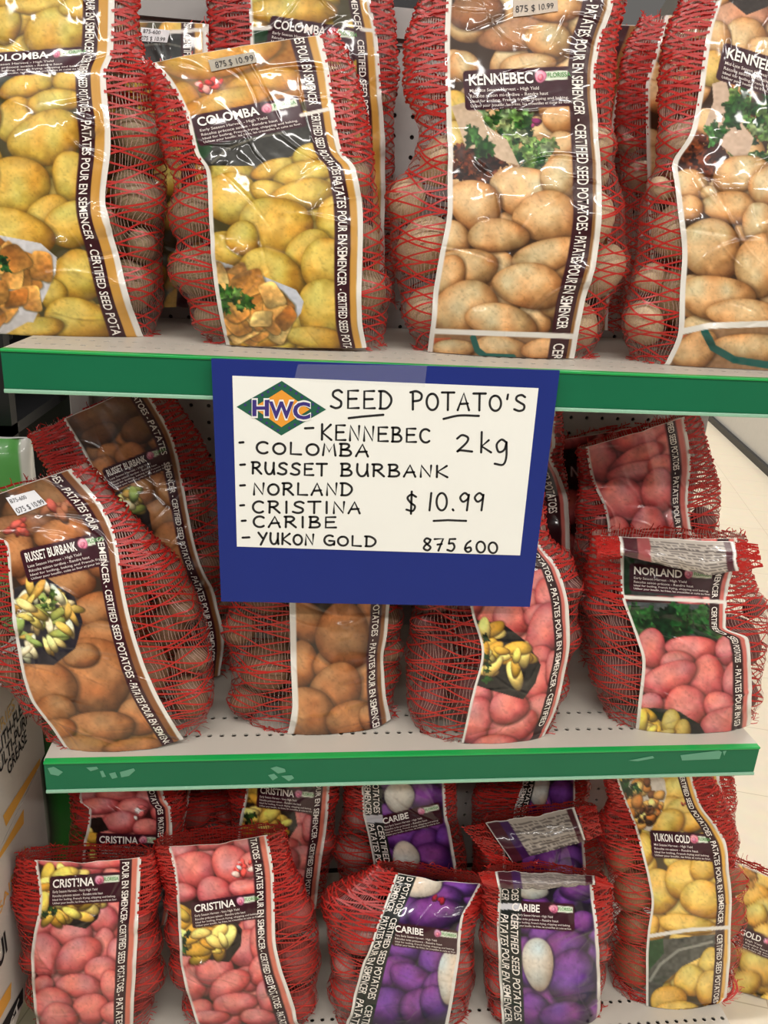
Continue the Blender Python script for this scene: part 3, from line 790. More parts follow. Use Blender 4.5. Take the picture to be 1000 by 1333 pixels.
POT = {k: [potato_mesh(i * 5 + 1, m) for i in range(3)] for k, m in M_POT.items()}

def build_bag(spec):
    g = Bag(spec['kind'], spec['rows'], spec['Y'], spec.get('lean', .08), spec.get('z'), spec['seed'], spec.get('fill', .62))
    low = g.hull[-1].mean(0)
    base = np.array([low[0], low[1], g.zs])
    root = bpy.data.objects.new('potato_bag', None); C.objects.link(root); root.location = base
    tag(root, spec['text'], 'bag of potatoes', 'net bags of seed potatoes')
    root.empty_display_size = .05
    g.dress(spec)
    H, W = g.H, g.W
    k = (np.arange(H - 1)[:, None] * W + np.arange(W - 1)[None]).ravel()
    mb = MB(); mb.add(g.fP.reshape(-1, 3) - base, np.stack([k, k + W, k + W + 1, k + 1], 1), col=g.col.reshape(-1, 3))
    V, Tn, cl = g.extra.V, g.extra.T, g.extra.col
    if V: mb.add(np.concatenate(V) - base, T=np.concatenate(Tn), col=np.concatenate(cl))
    film = link('film_band', mb.mesh('film_band', [M_FILM], True, True), root)
    for (quad, texts, c) in spec.get('stickers', ()):
        sticker(g, film, base, quad, texts, c)
    nm = g.netting(spec.get('fil', M_FIL), spec.get('dens', 1.0), spec.get('loose', 1.0))
    nm.transform(Matrix.Translation(-Vector(base)))
    link('netting', nm, root)
    if 'flap' in spec: flap(g, root, base, spec['flap'])
    # the potatoes that show through the net
    XL, XR = g.bl, g.br; n = 0
    for c, m in g.pm:
        px, py = project(c); i = int(np.argmin(np.linalg.norm(g.Cn - c, axis=1)))
        r = np.abs(m).max() * FPX / ((c - CAM) @ FW)
        if XL[i] + r * .75 < px < XR[i] - r * .75: continue
        if c[1] > g.Cn[i][1] + .028: continue
        if py - r > 1380 or px + r < -130 or px - r > 1150: continue
        if spec.get('hide') and spec['hide'](px, py): continue
        o = link('potato', POT[g.kind][n % 3])
        mm = Matrix.Identity(4)
        for a in range(3):
            for b in range(3): mm[a][b] = m[a][b]
            mm[a][3] = c[a]
        o.matrix_world = mm
        tag(o, spec['spud'], 'potato', spec['spud_group']); n += 1
    return g
def sticker(g, film, base, quad, texts, c):
    TL, TR, BR_, BL_ = [np.array(p, float) for p in quad]
    n = 14
    a, b = np.meshgrid(np.linspace(0, 1, n), np.linspace(0, 1, n))
    P = TL * ((1-a) * (1-b))[..., None] + TR * (a * (1-b))[..., None] + BR_ * (a * b)[..., None] + BL_ * ((1-a) * b)[..., None]
    r, cc, _ = g.uv(P[..., 0], P[..., 1])
    V = g.at(r, cc, .0012).reshape(-1, 3) - base
    k = (np.arange(n - 1)[:, None] * n + np.arange(n - 1)[None]).ravel()
    mb = MB(); mb.add(V, np.stack([k, k + n, k + n + 1, k + 1], 1), col=c)
    for t, a0, a1, b0, b1 in texts:
        Vt, T, _ = text_tris(t, .0)
        al = a0 + (a1 - a0) * Vt[:, 0]; be = b1 - (b1 - b0) * Vt[:, 1]
        Pt = TL * ((1-al) * (1-be))[:, None] + TR * (al * (1-be))[:, None] + BR_ * (al * be)[:, None] + BL_ * ((1-al) * be)[:, None]
        r, cc, ok = g.uv(Pt[:, 0], Pt[:, 1])
        T = T[ok[T].all(1)]
        if len(T): mb.add(g.at(r, cc, .0017) - base, T=T, col=(60, 58, 62))
    o = link('price_sticker', mb.mesh('price_sticker', [M_PAPER], True), film)
    return o
def flap(g, root, base, fs):
    """the folded-over top of a bag: a limp strip of film with net ends, hanging forward from the top seam"""
    n, m = 90, 26
    top = [np.array(p, float) for p in fs['top']]; bot = [np.array(p, float) for p in fs['bottom']]
    def along(pts, t):
        pts = np.array(pts); d = np.concatenate([[0], np.cumsum(np.linalg.norm(np.diff(pts, axis=0), axis=1))]); d /= d[-1]
        return np.stack([np.interp(t, d, pts[:, k]) for k in range(2)], -1)
    u = np.linspace(0, 1, n); A = along(top, u); B = along(bot, u)
    P = np.zeros((m, n, 3)); PX = np.zeros((m, n, 2))
    for i in range(m):
        v = i / (m - 1)
        q = A * (1 - v) + B * v; PX[i] = q
        Y = fs['y0'] - fs['out'] * math.sin(v * PI * .62)
        for j in range(n):
            P[i, j] = on_plane(q[j, 0], q[j, 1], 1, Y)
    uu, vv = np.meshgrid(u, np.linspace(0, 1, m))
    P[..., 1] -= .0035 * np.abs(vnoise(uu * 9, vv * 3, g.seed + 1)) + .0015 * np.abs(vnoise(uu * 24, vv * 6, g.seed + 2))
    f0, f1 = fs['film']
    col = np.empty((m, n, 3)); col[:] = fs.get('paper', (176, 166, 156))
    rng = np.random.default_rng(g.seed)
    NN = vnoise(uu * 160, vv * 0 + np.floor(vv * 14) * 3.3, 4)
    txt = (np.floor(vv * 28) % 2 == 0) & (NN > -.35) & (vv > .12)
    col[txt] = (96, 88, 86)
    fu = (uu - f0) / (f1 - f0)
    col[(fu < .16) & (fu > .03)] = (72, 28, 40); col[(fu > .9) & (fu < .965)] = (72, 28, 40)
    col[(fu < .26) & (fu > .16)] = np.array(g.K['base']) * .75
    col[(fu <= .03) | (fu >= .965)] = (226, 222, 216)
    col[:1] = (222, 218, 212)
    ok = (uu >= f0) & (uu <= f1)
    k = (np.arange(m - 1)[:, None] * n + np.arange(n - 1)[None])
    okq = (ok[:-1, :-1] & ok[1:, 1:])
    kk = k[okq]
    mb = MB(); mb.add(P.reshape(-1, 3) - base, np.stack([kk, kk + n, kk + n + 1, kk + 1], 1), col=col.reshape(-1, 3))
    fo = link('folded_flap', mb.mesh('folded_flap', [M_FILM], True, True), root)
    def pt(a, b):
        x = np.clip(a * (n - 1), 0, n - 1.001); y = np.clip(b * (m - 1), 0, m - 1.001); i = int(y); j = int(x); fy, fx = y - i, x - j
        return P[i, j]*(1-fy)*(1-fx) + P[i+1, j]*fy*(1-fx) + P[i, j+1]*(1-fy)*fx + P[i+1, j+1]*fy*fx
    for (a0, a1) in ((0, f0), (f1, 1)):
        nb = MB()
        for q in range(int(26)):
            b0 = q / 25; sl = rng.uniform(-.35, .35)
            pts = np.array([pt(a0 + (a1 - a0) * t, np.clip(b0 + sl * t + .05 * math.sin(t * 9 + q), 0, 1)) for t in np.linspace(0, 1, 9)]) - base
            pts[:, 1] -= .0008
            wv = np.array([0, .2, 1]) * .0009
            nb.add(np.stack([pts - wv, pts + wv], 1).reshape(-1, 3), [(2*i, 2*i+1, 2*i+3, 2*i+2) for i in range(8)], mi=0)
        for q in range(9):
            a = a0 + (a1 - a0) * (q + .5) / 9
            pts = np.array([pt(a, t) for t in np.linspace(0, 1, 7)]) - base
            wv = np.array([.0004, 0, 0])
            nb.add(np.stack([pts - wv, pts + wv], 1).reshape(-1, 3), [(2*i, 2*i+1, 2*i+3, 2*i+2) for i in range(6)], mi=1)
        link('flap_netting', nb.mesh('flap_netting', [M_NET, M_FILR]), root)
# ================================================================== the bags of the photograph
def Zm(sc, ox, oy):
    """reads marks measured on an enlargement of the print: scale and origin of the enlargement"""
    P = lambda pts: [(ox + x / sc, oy + y / sc) for x, y in pts]
    def conv(ops):
        out = []
        for o in ops:
            if o[0] == 'e': out.append(('e', ox + o[1] / sc, oy + o[2] / sc, o[3] / sc, o[4] / sc, o[5] if len(o) > 5 else 0, *o[6:]))
            elif o[0] == 'p': out.append(('p', P(o[1]), *o[2:]))
            elif o[0] == 's': out.append(('s', P(o[1]), o[2] / sc, o[3]))
            elif o[0] == 'c': out.append(('c', P(o[1]), o[2], o[3], o[4] / sc, *o[5:]))
        return out
    return conv
def E(*t): return [('e', *a) for a in t]
FRIES = [(222,190,96), (206,168,72), (232,206,124), (190,150,60)]
CUBES = [(222,172,100), (206,152,82), (234,196,126), (184,128,66)]
GREENS = [(120,160,84), (150,184,110), (70,120,52), (176,196,140), (40,92,40)]
MEAT = [(116,58,34), (150,82,48), (84,40,26), (62,30,22)]
LEAF = [(36,88,44), (52,110,56), (26,64,36), (70,128,66)]
PASTA = [(226,206,140), (206,178,96), (236,224,180), (190,158,84), (150,160,90)]
RED = (196, 64, 58)

BAGS = []
def bag(**k): BAGS.append(k)

# ---- upper shelf
bag(kind='colomba', Y=0.15, z=ZT, seed=11, lean=.05, size=48, step=1.2,
    text='yellow potato bag at the left end of the top shelf, its film panel cut off',
    spud='tan potato inside the leftmost yellow potato bag of the upper shelf', spud_group='potatoes in the upper left yellow bag',
    rows=[(-60,-60,-140,-75,150,180,16),(0,0,-140,-75,149,178,20),(68,68,-140,-78,147,186,27),(97,97,-145,-80,138,212,36),(190,185,-150,-80,144,227,50),(265,259,-150,-75,137,227,54),(340,335,-145,-68,155,221,56),(400,395,-140,-55,170,223,54),(448,443,-125,-45,186,207,42)],
    art=Zm(2.778,0,0)(E((20,90,60,70),(150,20,120,34),(215,110,135,85,-5),(300,30,80,45)) + [('p',[(-80,300),(0,285),(200,232),(320,222),(320,262),(150,258),(0,330),(-80,350)],(70,74,62))]
        + E((100,310,110,42,-15),(255,292,66,42,-20),(60,440,78,88,-20),(-60,430,70,90),(200,368,105,46,-5),(170,500,132,102,-10),(265,640,75,98),(60,680,118,118,10),(-90,640,90,100),(180,775,80,72,-30),(260,810,95,88,-25),(60,840,135,85,20),(290,1000,95,92,20),(195,1065,50,55),(285,1160,135,76,10),(120,1195,110,48,-8))
        + [('p',[(-200,830),(0,850),(150,880),(207,930),(202,990),(122,1165),(100,1165),(0,1222),(-200,1220)],(206,204,206)),
           ('c',[(-200,890),(0,895),(120,905),(180,960),(180,985),(100,1150),(0,1205),(-200,1200)],CUBES,40,42,1.3),('c',[(-20,930),(40,940),(30,985),(-20,1000)],LEAF,6,12)]),
    label=((-25,70),(118,60),(-25,102)), strip=[('POUR EN SEMENCER',-8,70),('CERTIFIED SEED POTATOES',72,146),('- PATATES POUR EN SEMENCER',150,312),('- CERTIFIED SEED POTATOES',318,462)])
bag(kind='colomba', Y=0.115, z=ZT, seed=12, lean=.05, size=46,
    text='yellow potato bag standing alone left of the beige bags, top tilted, grey price sticker',
    spud='tan potato inside the yellow potato bag with the tilted top and grey sticker', spud_group='potatoes in the tilted yellow bag',
    rows=[(81,45,190,198,418,438,12),(105,92,197,220,428,462,18),(150,140,207,243,434,474,28),(200,196,214,256,444,486,38),(222,220,218,270,462,494,44),(290,290,222,274,471,503,54),(360,362,226,279,470,509,56),(410,415,242,287,470,511,54),(450,454,270,296,476,504,42)],
    art=Zm(2.778,180,0)([('p',[(0,180),(640,100),(660,360),(140,420)],(168,116,52),14)] + E((300,205,225,68,-12,dict(base=(206,154,72),hi=(226,180,98),sh=(150,96,40))),(450,300,150,46,-10,dict(base=(198,146,66),hi=(220,172,92),sh=(140,90,36))),(160,385,70,90,0,dict(base=(196,144,66),hi=(214,166,88),sh=(130,84,34))),(310,370,170,44,-15,dict(base=(202,150,70),hi=(222,176,96),sh=(140,90,36))))
        + [('p',[(190,470),(630,410),(650,520),(480,600),(250,600),(212,600)],(62,60,54)),('p',[(190,480),(215,590),(255,565),(272,530),(262,500)],(38,76,40)),
           ('s',[(270,590),(320,540),(420,500),(520,480)],7,(120,116,104))]
        + E((500,612,95,36,-15),(612,560,64,38,-35),(600,630,115,50,-15),(345,722,112,96,10),(470,690,62,42),(595,705,112,60,-10),(500,822,127,117,15),(725,790,78,98,30),(310,912,72,72),(380,862,62,62),(620,905,84,76,-20),(480,992,122,92,25),(690,960,102,102,10),(680,1122,112,112,10),(640,1222,112,42,8),(400,1225,130,34))
        + [('p',[(268,935),(420,985),(570,1048),(597,1090),(587,1132),(530,1206),(310,1216),(272,1100)],(200,202,210)),('c',[(268,985),(350,1008),(480,1048),(562,1150),(520,1198),(300,1205)],CUBES,34,42,1.3),
           ('c',[(275,1050),(380,1045),(410,1100),(330,1130),(280,1120)],[(90,140,60),(130,170,90),(60,104,44)],22,13),('c',[(218,292),(308,294),(300,335),(220,330)],[RED,(220,150,140),(176,50,46)],14,12)]),
    label=((248,151),(387,124),(261,191)), strip=[('PATATES POUR EN SEMENCER',25,137),('CERTIFIED SEED POTATOES',147,228),('PATATES POUR EN SEMENCER',230,372),('- CERTIFIED SEED POTATOES',376,472)],
    dark=(.815,.92), wlines=[[(392,150),(470,132)]], wlw=5,
    stickers=[([(272,79),(330,68),(334,82),(276,94)],[('875 $ 10.99',.12,.95,.25,.8)],(172,164,150))])
bag(kind='colomba', Y=0.285, z=ZT, seed=13, lean=.03, size=44, step=1.5,
    text='tall yellow potato bag standing behind the yellow bag with the tilted top',
    spud='tan potato inside the tall yellow bag at the pegboard', spud_group='potatoes in the tall rear yellow bag', hide=lambda x, y: y > 240 or x < 440,
    rows=[(-40,-40,270,322,480,506,10),(0,0,272,324,482,510,13),(43,43,274,326,490,514,16),(108,108,274,328,495,518,21),(200,200,276,330,500,520,27),(300,300,280,332,500,522,31),(395,395,290,335,498,520,27)],
    art=Zm(2.778,180,0)(E((420,50,60,70),(560,40,160,55)) + [('p',[(390,105),(480,105),(480,145),(390,160)],(36,74,44))]), label=((353,20),(470,38),(346,62)),
    strip=[('SEMENCER',-15,40),('CERTIFIED SEED POTATOES',52,182)], wlines=[[(320,38),(352,36)],[(470,38),(500,42)]], wlw=5)
bag(kind='colomba', Y=0.29, z=ZT, seed=14, lean=.0, size=44, step=1.5,
    text='short yellow potato bag with white sticker in the gap behind two yellow bags',
    spud='tan potato inside the short rear yellow bag with the white sticker', spud_group='potatoes in the short rear yellow bag', hide=lambda x, y: True,
    rows=[(30,30,60,82,270,270,9),(60,60,56,80,270,274,14),(110,110,54,80,270,278,21),(250,250,54,80,270,278,26),(400,400,64,84,262,268,22)],
    art=[('p',[(60,44),(280,38),(280,90),(60,90)],(58,60,58)),('s',[(180,60),(215,56),(250,64)],2.5,(120,120,112)),('c',[(60,80),(270,80),(270,100),(60,100)],[(60,84,52),(84,96,72)],20,9)],
    strip=[('SEMENCER',10,38),('CERTIFIED',45,84)], wlines=[[(180,45),(272,38)]], wlw=5,
    stickers=[([(184,36),(222,40),(218,56),(182,54)],[('875-600',.1,.7,.1,.4),('075 $ 10.99',.05,.9,.6,.92)],(222,220,222))])
bag(kind='kennebec', Y=.125, z=ZT, seed=15, lean=.05, size=44,
    text='tall beige potato bag with green garnish print, standing next to the yellow bags',
    spud='beige potato inside the tall beige bag next to the yellow bags', spud_group='potatoes in the tall middle beige bag',
    rows=[(-45,-48,560,585,800,822,10),(0,0,546,581,797,812,14),(58,58,528,579,779,800,20),(108,106,528,580,773,797,26),(162,162,540,582,777,798,34),(216,216,524,583,780,806,44),
          (270,270,502,583,782,820,54),(330,332,499,573,776,819,56),(390,392,514,564,760,800,55),(430,434,522,561,752,788,52),(461,469,538,558,746,772,42)],
    art=Zm(2.778,480,0)(E((390,40,95,75,0,dict(base=(140,100,70),hi=(170,126,90),sh=(84,54,34))),(560,120,165,58,-10,dict(base=(176,128,92),hi=(200,154,116),sh=(110,72,46))),(645,145,88,64),(660,30,110,50),(570,238,98,48,-10),(340,240,60,55),(310,385,56,60,0,dict(base=(214,176,84),hi=(236,206,124),sh=(130,92,40))),(640,560,95,64),(690,430,60,60),(700,520,50,50),(310,500,50,60,0,dict(base=(200,170,96),hi=(230,206,140),sh=(120,90,50))))
        + [('c',[(288,540),(360,545),(490,585),(440,645),(330,655),(288,640)],MEAT,70,16),('c',[(370,405),(560,400),(612,470),(662,520),(600,620),(540,570),(480,500),(400,450)],GREENS,90,17,1.3),
           ('p',[(298,385),(345,370),(410,410),(420,450),(500,505),(545,600),(480,580),(410,540),(350,535),(330,470)],(206,184,160),10),('c',[(345,440),(400,470),(440,540),(400,560),(360,500)],[(60,110,52),(90,140,74)],9,18),
           ('c',[(590,410),(612,420),(610,460),(590,455)],[(150,60,110),(120,40,90)],3,10)]
        + E((590,700,152,98,10),(690,640,70,85),(645,785,118,98,8),(385,742,97,92,20),(310,862,56,66),(465,852,107,64,3),(350,968,125,68,0),(290,1000,60,80),(640,925,130,62,-15),(690,1080,84,74),(580,1035,130,84,15),(345,1112,126,94,-10),(480,1165,134,64,10))
        + [('p',[(225,1205),(750,1222),(745,1310),(215,1300)],(150,116,84)),('p',[(232,1222),(300,1222),(250,1275)],(196,106,66))] + E((310,1262,80,34),(480,1258,110,40,8),(640,1262,90,40))
        + [('s',[(378,1222),(392,1265),(420,1288),(520,1292)],22,(38,104,96))]),
    label=((602,92),(745,86),(606,144)), strip=[('- PATATES POUR EN SEMENCER',0,150),('- CERTIFIED SEED POTATOES',155,300),('- PATATES POUR EN SEMENCER',302,428),('CERTIFIED',447,500)],
    dark=(.815,.945), wlines=[[(562,431),(748,438)]], wlw=7, lw=.034,
    stickers=[([(668,-6),(724,-8),(725,15),(668,23)],[('875 $ 10.99',.06,.9,.5,.82)],(196,182,168))])
bag(kind='kennebec', Y=.105, z=ZT, seed=16, lean=.05, size=46, step=1.2,
    text='beige potato bag at the right end of the top shelf, its film panel cut off',
    spud='beige potato inside the rightmost beige bag of the upper shelf', spud_group='potatoes in the upper right beige bag',
    rows=[(-50,-60,900,940,1140,1170,10),(0,0,886,932,1135,1165,14),(39,45,868,920,1125,1165,18),(137,140,856,906,1105,1160,26),(170,175,850,899,1100,1160,32),(216,222,845,875,1090,1160,40),(262,265,826,881,1090,1165,48),(330,335,821,888,1092,1165,55),(380,385,810,885,1090,1160,56),(430,436,801,883,1085,1150,54),(480,488,817,864,1070,1120,44)],
    art=Zm(2.5625,760,0)(E((520,60,100,60,0,dict(base=(196,150,124),hi=(216,170,140),sh=(120,80,60))),(530,130,80,70),(600,170,60,50),(440,130,50,60),(420,230,50,60,0,dict(base=(206,172,92),hi=(230,200,130),sh=(120,90,40))))
        + [('p',[(480,0),(615,-30),(615,20),(540,50)],(60,50,44)),('c',[(308,525),(360,450),(455,480),(485,550),(420,600),(320,562)],MEAT,60,17),('c',[(465,290),(680,330),(700,560),(540,560),(500,500),(470,390)],GREENS,80,19,1.3),
           ('p',[(425,280),(470,265),(490,350),(530,420),(565,460),(530,550),(460,490),(395,430),(430,340)],(206,182,162),10),('c',[(415,440),(480,400),(500,330),(520,380),(470,470),(430,490)],[(60,110,52),(90,140,74)],9,22)]
        + E((350,617,68,52,20),(430,645,44,28),(520,580,95,62,-10),(490,692,92,58,5),(345,695,54,44),(640,620,90,80),(585,742,66,64),(420,832,104,102,10),(600,880,96,115,20),(700,780,90,80),(440,992,124,78,5),(545,1052,135,54,10),(370,1162,78,64,-30),(560,1155,125,54,5))
        + [('p',[(290,1120),(420,1098),(700,1080),(700,1240),(260,1240)],(158,124,92)),('p',[(300,1125),(345,1115),(310,1180)],(196,106,66))] + E((370,1170,80,62,-30),(560,1160,125,50,5))
        + [('s',[(405,1105),(430,1160),(500,1200),(640,1222)],24,(38,104,96))]),
    label=((941,55),(1075,97),(930,103)), strip=[('- PATATES POUR EN SEMENCER',0,150),('- CERTIFIED SEED POTATOES',155,300)], wlines=[[(880,433),(924,424),(1100,418)]], wlw=8, lw=.034)
bag(kind='kennebec', Y=0.245, z=ZT, seed=17, lean=.02, size=40, step=1.6,
    text='beige potato bag behind, its white film edge showing beside the rightmost beige bag',
    spud='beige potato inside the rear beige bag beside the rightmost one', spud_group='potatoes in the rear beige bag at the right', hide=lambda x, y: y > 260 or x > 850,
    rows=[(20,22,836,866,1040,1070,9),(70,72,812,852,1035,1070,13),(115,118,806,840,1030,1070,18),(220,220,800,842,1020,1065,27),(330,330,802,846,1015,1060,31),(440,440,810,850,1010,1050,27)])
bag(kind='kennebec', Y=0.305, z=ZT, seed=18, lean=.0, size=40, step=1.6,
    text='beige potato bag hidden behind the tall middle one, only its right edge showing',
    spud='beige potato inside the hidden rear beige bag', spud_group='potatoes in the hidden rear beige bag', hide=lambda x, y: True,
    rows=[(30,33,630,655,836,848,9),(90,95,625,650,812,838,10),(200,200,620,648,796,832,17),(330,330,622,650,794,826,21),(430,430,640,660,790,815,18)], edge1=.97)

# ---- middle shelf
bag(kind='russet', Y=.058, z=ZM, seed=21, lean=.1, size=44,
    text='brown russet potato bag with white sticker leaning over the middle shelf edge',
    spud='brown potato inside the left end russet bag with the white sticker', spud_group='potatoes in the front russet bag',
    rows=[(664,611,-95,-70,93,112,12),(690,668,-70,-35,137,160,22),(708,705,-40,8,151,190,30),(760,755,-30,14,159,235,42),(810,800,-22,19,168,262,50),(870,865,-12,28,187,282,56),
          (915,915,2,40,208,286,56),(955,945,42,68,225,284,52),(993,968,62,97,238,270,42)],
    art=Zm(2.515,0,480)(E((160,440,160,75,-12,dict(base=(132,92,62),hi=(160,116,80),sh=(80,52,32))),(60,520,110,46,-8,dict(base=(140,98,66),hi=(168,120,84),sh=(84,54,34))),(210,540,94,52,-8),(60,605,54,84),(220,700,94,64),(330,620,50,60),(310,790,66,60),(340,900,94,76),(310,1005,128,132,20),(160,1042,90,96),(270,940,60,40),(180,1122,76,52),(450,1142,66,64),(330,1178,116,58,3),(200,1182,54,42),(300,1242,140,36,4),(440,1238,94,30,-5))
        + [('p',[(50,720),(150,680),(245,745),(274,830),(250,915),(180,970),(80,965),(50,900)],(50,46,56)),('c',[(50,715),(150,698),(235,760),(256,830),(232,900),(110,950),(60,950)],PASTA,70,13,2.8),('c',[(120,720),(170,700),(200,780),(140,790)],[(80,120,60),(110,140,70)],6,8),
           ('c',[(150,450),(270,440),(240,490),(160,490)],[(150,104,80),(176,90,76)],10,12,2.2),('c',[(10,500),(90,505),(80,540),(10,530)],[(186,92,80),(150,70,60)],8,12,2)]),
    label=((26,717),(137,691),(38,759)), strip=[('POTATOES - PATATES POUR',590,690),('SEMENCER',700,760),('- CERTIFIED SEED POTATOES',762,882),('- PATATES POUR EN SEMENCER',885,977)], dark=(.81,.915),
    stickers=[([(9,648),(46,638),(63,656),(25,671)],[('875-600',.05,.6,.12,.34),('075 $ 10.99',.05,.97,.62,.92)],(222,222,226))])
bag(kind='russet', Y=0.205, z=ZM, seed=22, lean=.22, size=42, step=1.3,
    text='brown russet potato bag leaning against the pegboard behind the front russet bag',
    spud='brown potato inside the russet bag leaning on the pegboard', spud_group='potatoes in the leaning russet bag', hide=lambda x, y: y < 640,
    rows=[(546,500,38,83,185,206,12),(600,575,62,115,226,256,20),(650,640,85,135,240,284,30),(720,715,105,150,254,298,42),(790,785,115,165,280,306,48),(850,845,130,185,290,310,48),(890,885,150,200,285,305,40)],
    art=Zm(3.448,0,430)(E((480,380,170,90,-15,dict(base=(110,76,52),hi=(136,98,68),sh=(62,40,26))),(620,450,80,60,-20,dict(base=(124,86,58),hi=(146,104,72),sh=(66,44,28))),(450,470,90,50,-25,dict(base=(104,72,50),hi=(130,92,64),sh=(58,38,26))),(500,560,60,60),(590,560,70,60),(470,620,60,60),(700,700,70,60)))
        + Zm(2.515,0,480)(E((450,400,60,60),(540,480,80,60),(570,560,70,60),(600,640,60,60),(560,400,40,60)) + [('p',[(370,410),(430,380),(490,470),(500,540),(430,470)],(44,36,34)),('c',[(380,410),(440,400),(480,480),(430,460)],PASTA,16,16,2)]),
    label=((133,611),(217,577),(146,640)), strip=[('POTATOES -',500,545),('PATATES',548,592),('SEMENCER',602,642),('- CERTIFIED SEED POTATOES',645,742),('- PATATES POUR EN SEMENCER',745,862)], dark=(.80,.92))
bag(kind='russet', Y=.085, z=ZM, seed=23, lean=.06, size=52, step=1.2,
    text='brown russet potato bag directly below the blue sign, its label hidden by the sign',
    spud='brown potato inside the russet bag below the blue sign', spud_group='potatoes in the russet bag below the sign', hide=lambda x, y: y < 740,
    rows=[(600,600,315,370,520,540,14),(680,680,305,372,514,536,36),(786,787,295,377,506,524,54),(820,825,292,378,504,528,56),(870,866,292,379,498,524,56),(920,912,297,381,500,519,54),(972,950,328,371,507,516,42)],
    art=Zm(3.448,270,760)([('p',[(380,50),(760,50),(760,700),(380,740)],(66,48,36))] + E((450,170,80,110,-30),(720,170,60,130),(710,450,60,110),(430,360,62,112),(560,360,90,80,-20),(612,235,130,145,-15),(578,470,112,118,10),(455,592,108,142,-15),(640,612,104,92,-30),(720,600,40,60))),
    strip=[('SEED POTATOES',760,828),('- PATATES POUR EN SEMENCER',832,950)], dark=(.81,.925), lw=.065)
bag(kind='norland', Y=.06, z=ZM, seed=24, lean=.08, size=40,
    text='pink potato bag half behind the blue sign, wedges on black plate in its print',
    spud='dusty red potato inside the pink potato bag half behind the sign', spud_group='potatoes in the pink bag half behind the sign', hide=lambda x, y: y < 700,
    rows=[(640,640,560,590,690,705,12),(700,706,548,600,699,712,26),(750,745,540,606,725,744,42),(800,795,534,614,738,757,54),(850,845,527,627,740,753,57),(900,895,523,616,732,742,56),(940,935,524,607,722,733,53),(982,974,542,598,702,720,42)],
    art=Zm(2.72,500,520)(E((450,780,64,70),(520,720,40,50),(575,700,44,70),(545,770,50,50),(565,820,62,105,25),(545,920,50,50),(540,1000,50,70,20),(600,960,34,66),(330,1050,56,42),(540,1110,80,60,-40),(325,1142,62,90),(450,1162,96,60,-40),(438,1092,70,58),(400,1225,80,40))
        + [('p',[(318,780),(420,795),(505,860),(552,940),(532,1005),(490,1062),(380,1030),(320,1010)],(40,38,38)),('c',[(325,795),(420,815),(500,885),(520,930),(455,985),(345,985)],FRIES,30,22,2.0),('c',[(335,830),(380,830),(390,1020),(340,1010)],[(60,110,50),(40,80,40)],7,9)]),
    strip=[('SEED POTATOES',695,757),('- PATATES POUR EN SEMENCER',760,895),('- CERTIFIED',897,945)], dark=(.83,.93), wlw=4)
bag(kind='norland', Y=0.195, z=ZM, seed=25, lean=.14, size=42, step=1.3,
    text='pink potato bag in the second row at the open end of the middle shelf',
    spud='dusty red potato inside the second row pink bag at the right end', spud_group='potatoes in the second row pink bag', hide=lambda x, y: y < 640,
    rows=[(583,543,752,762,890,908,9),(625,605,756,770,898,925,13),(665,650,752,787,894,936,20),(700,696,745,792,899,940,28),(770,768,740,795,905,945,39),(830,830,742,800,905,945,40),(872,870,755,805,898,935,34)],
    art=Zm(2.72,700,520)(E((215,215,64,76),(380,120,130,60,-18),(470,190,56,84),(350,205,100,38,-25),(355,255,115,38,-12),(440,240,50,50),(300,355,84,80),(480,330,40,70),(500,430,66,74),(425,322,58,80,10),(390,452,68,70),(280,455,42,42))),
    strip=[('CERTIFIED SEED POTATOES',535,612),('- PATATES POUR EN SEMENCER',615,742)], dark=(.80,.905))
bag(kind='norland', Y=.075, z=ZM, seed=26, lean=.06, size=36,
    text='pink potato bag with folded-over top at the front right end of the middle shelf',
    spud='dusty red potato inside the pink bag with the folded-over top', spud_group='potatoes in the folded pink bag',
    rows=[(700,702,772,806,958,968,18),(726,726,768,807,957,970,24),(770,770,764,808,946,978,38),(815,818,761,821,943,1000,52),(835,835,760,828,972,1004,55),(865,865,761,836,976,1000,56),(920,922,768,831,977,988,54),(964,962,788,827,974,980,44)],
    art=Zm(2.72,700,520)([('p',[(280,540),(720,540),(690,700),(290,692)],(66,68,66),14),('p',[(290,560),(340,560),(330,690),(300,690)],(34,64,40)),('p',[(300,715),(690,730),(700,850),(320,850)],(86,92,92)),('c',[(320,735),(640,745),(650,830),(340,850)],LEAF,46,26,1.4)]
        + E((400,882,58,68),(545,882,90,48),(665,885,40,54),(490,930,60,40),(600,985,62,82,-15),(462,990,98,60,-25),(690,1000,40,70),(400,1080,50,40),(520,1092,78,80),(640,1085,60,50),(650,1150,80,60,-30))
        + [('p',[(350,1092),(420,1092),(500,1105),(570,1150),(598,1200),(598,1225),(345,1222)],(42,40,38)),('c',[(360,1120),(410,1110),(440,1190),(360,1210)],FRIES,12,24,1.8)] + E((470,1140,34,42,20,dict(base=(206,176,92),hi=(232,210,140),sh=(140,106,44))),(512,1168,30,34,20,dict(base=(196,160,80),hi=(226,196,116),sh=(130,96,40))),(440,1190,50,16,-20,dict(base=(206,176,92),hi=(232,210,140),sh=(140,106,44))))),
    label=((819,733),(928,742),(819,769)), strip=[('EN SEMENCER',722,778),('CERTIFIED',790,826),('SEED POTATOES',828,862),('- PATATES POUR',866,924),('EN SEMENCER',927,966)], dark=(.83,.925), wlines=[[(808,777),(948,784)]], wlw=5,
    flap=dict(top=[(775,698),(806,698),(870,700),(958,705),(985,708)], bottom=[(776,726),(808,722),(850,732),(921,748),(960,742),(992,736)], y0=.055, out=.03, film=(.14,.86)))
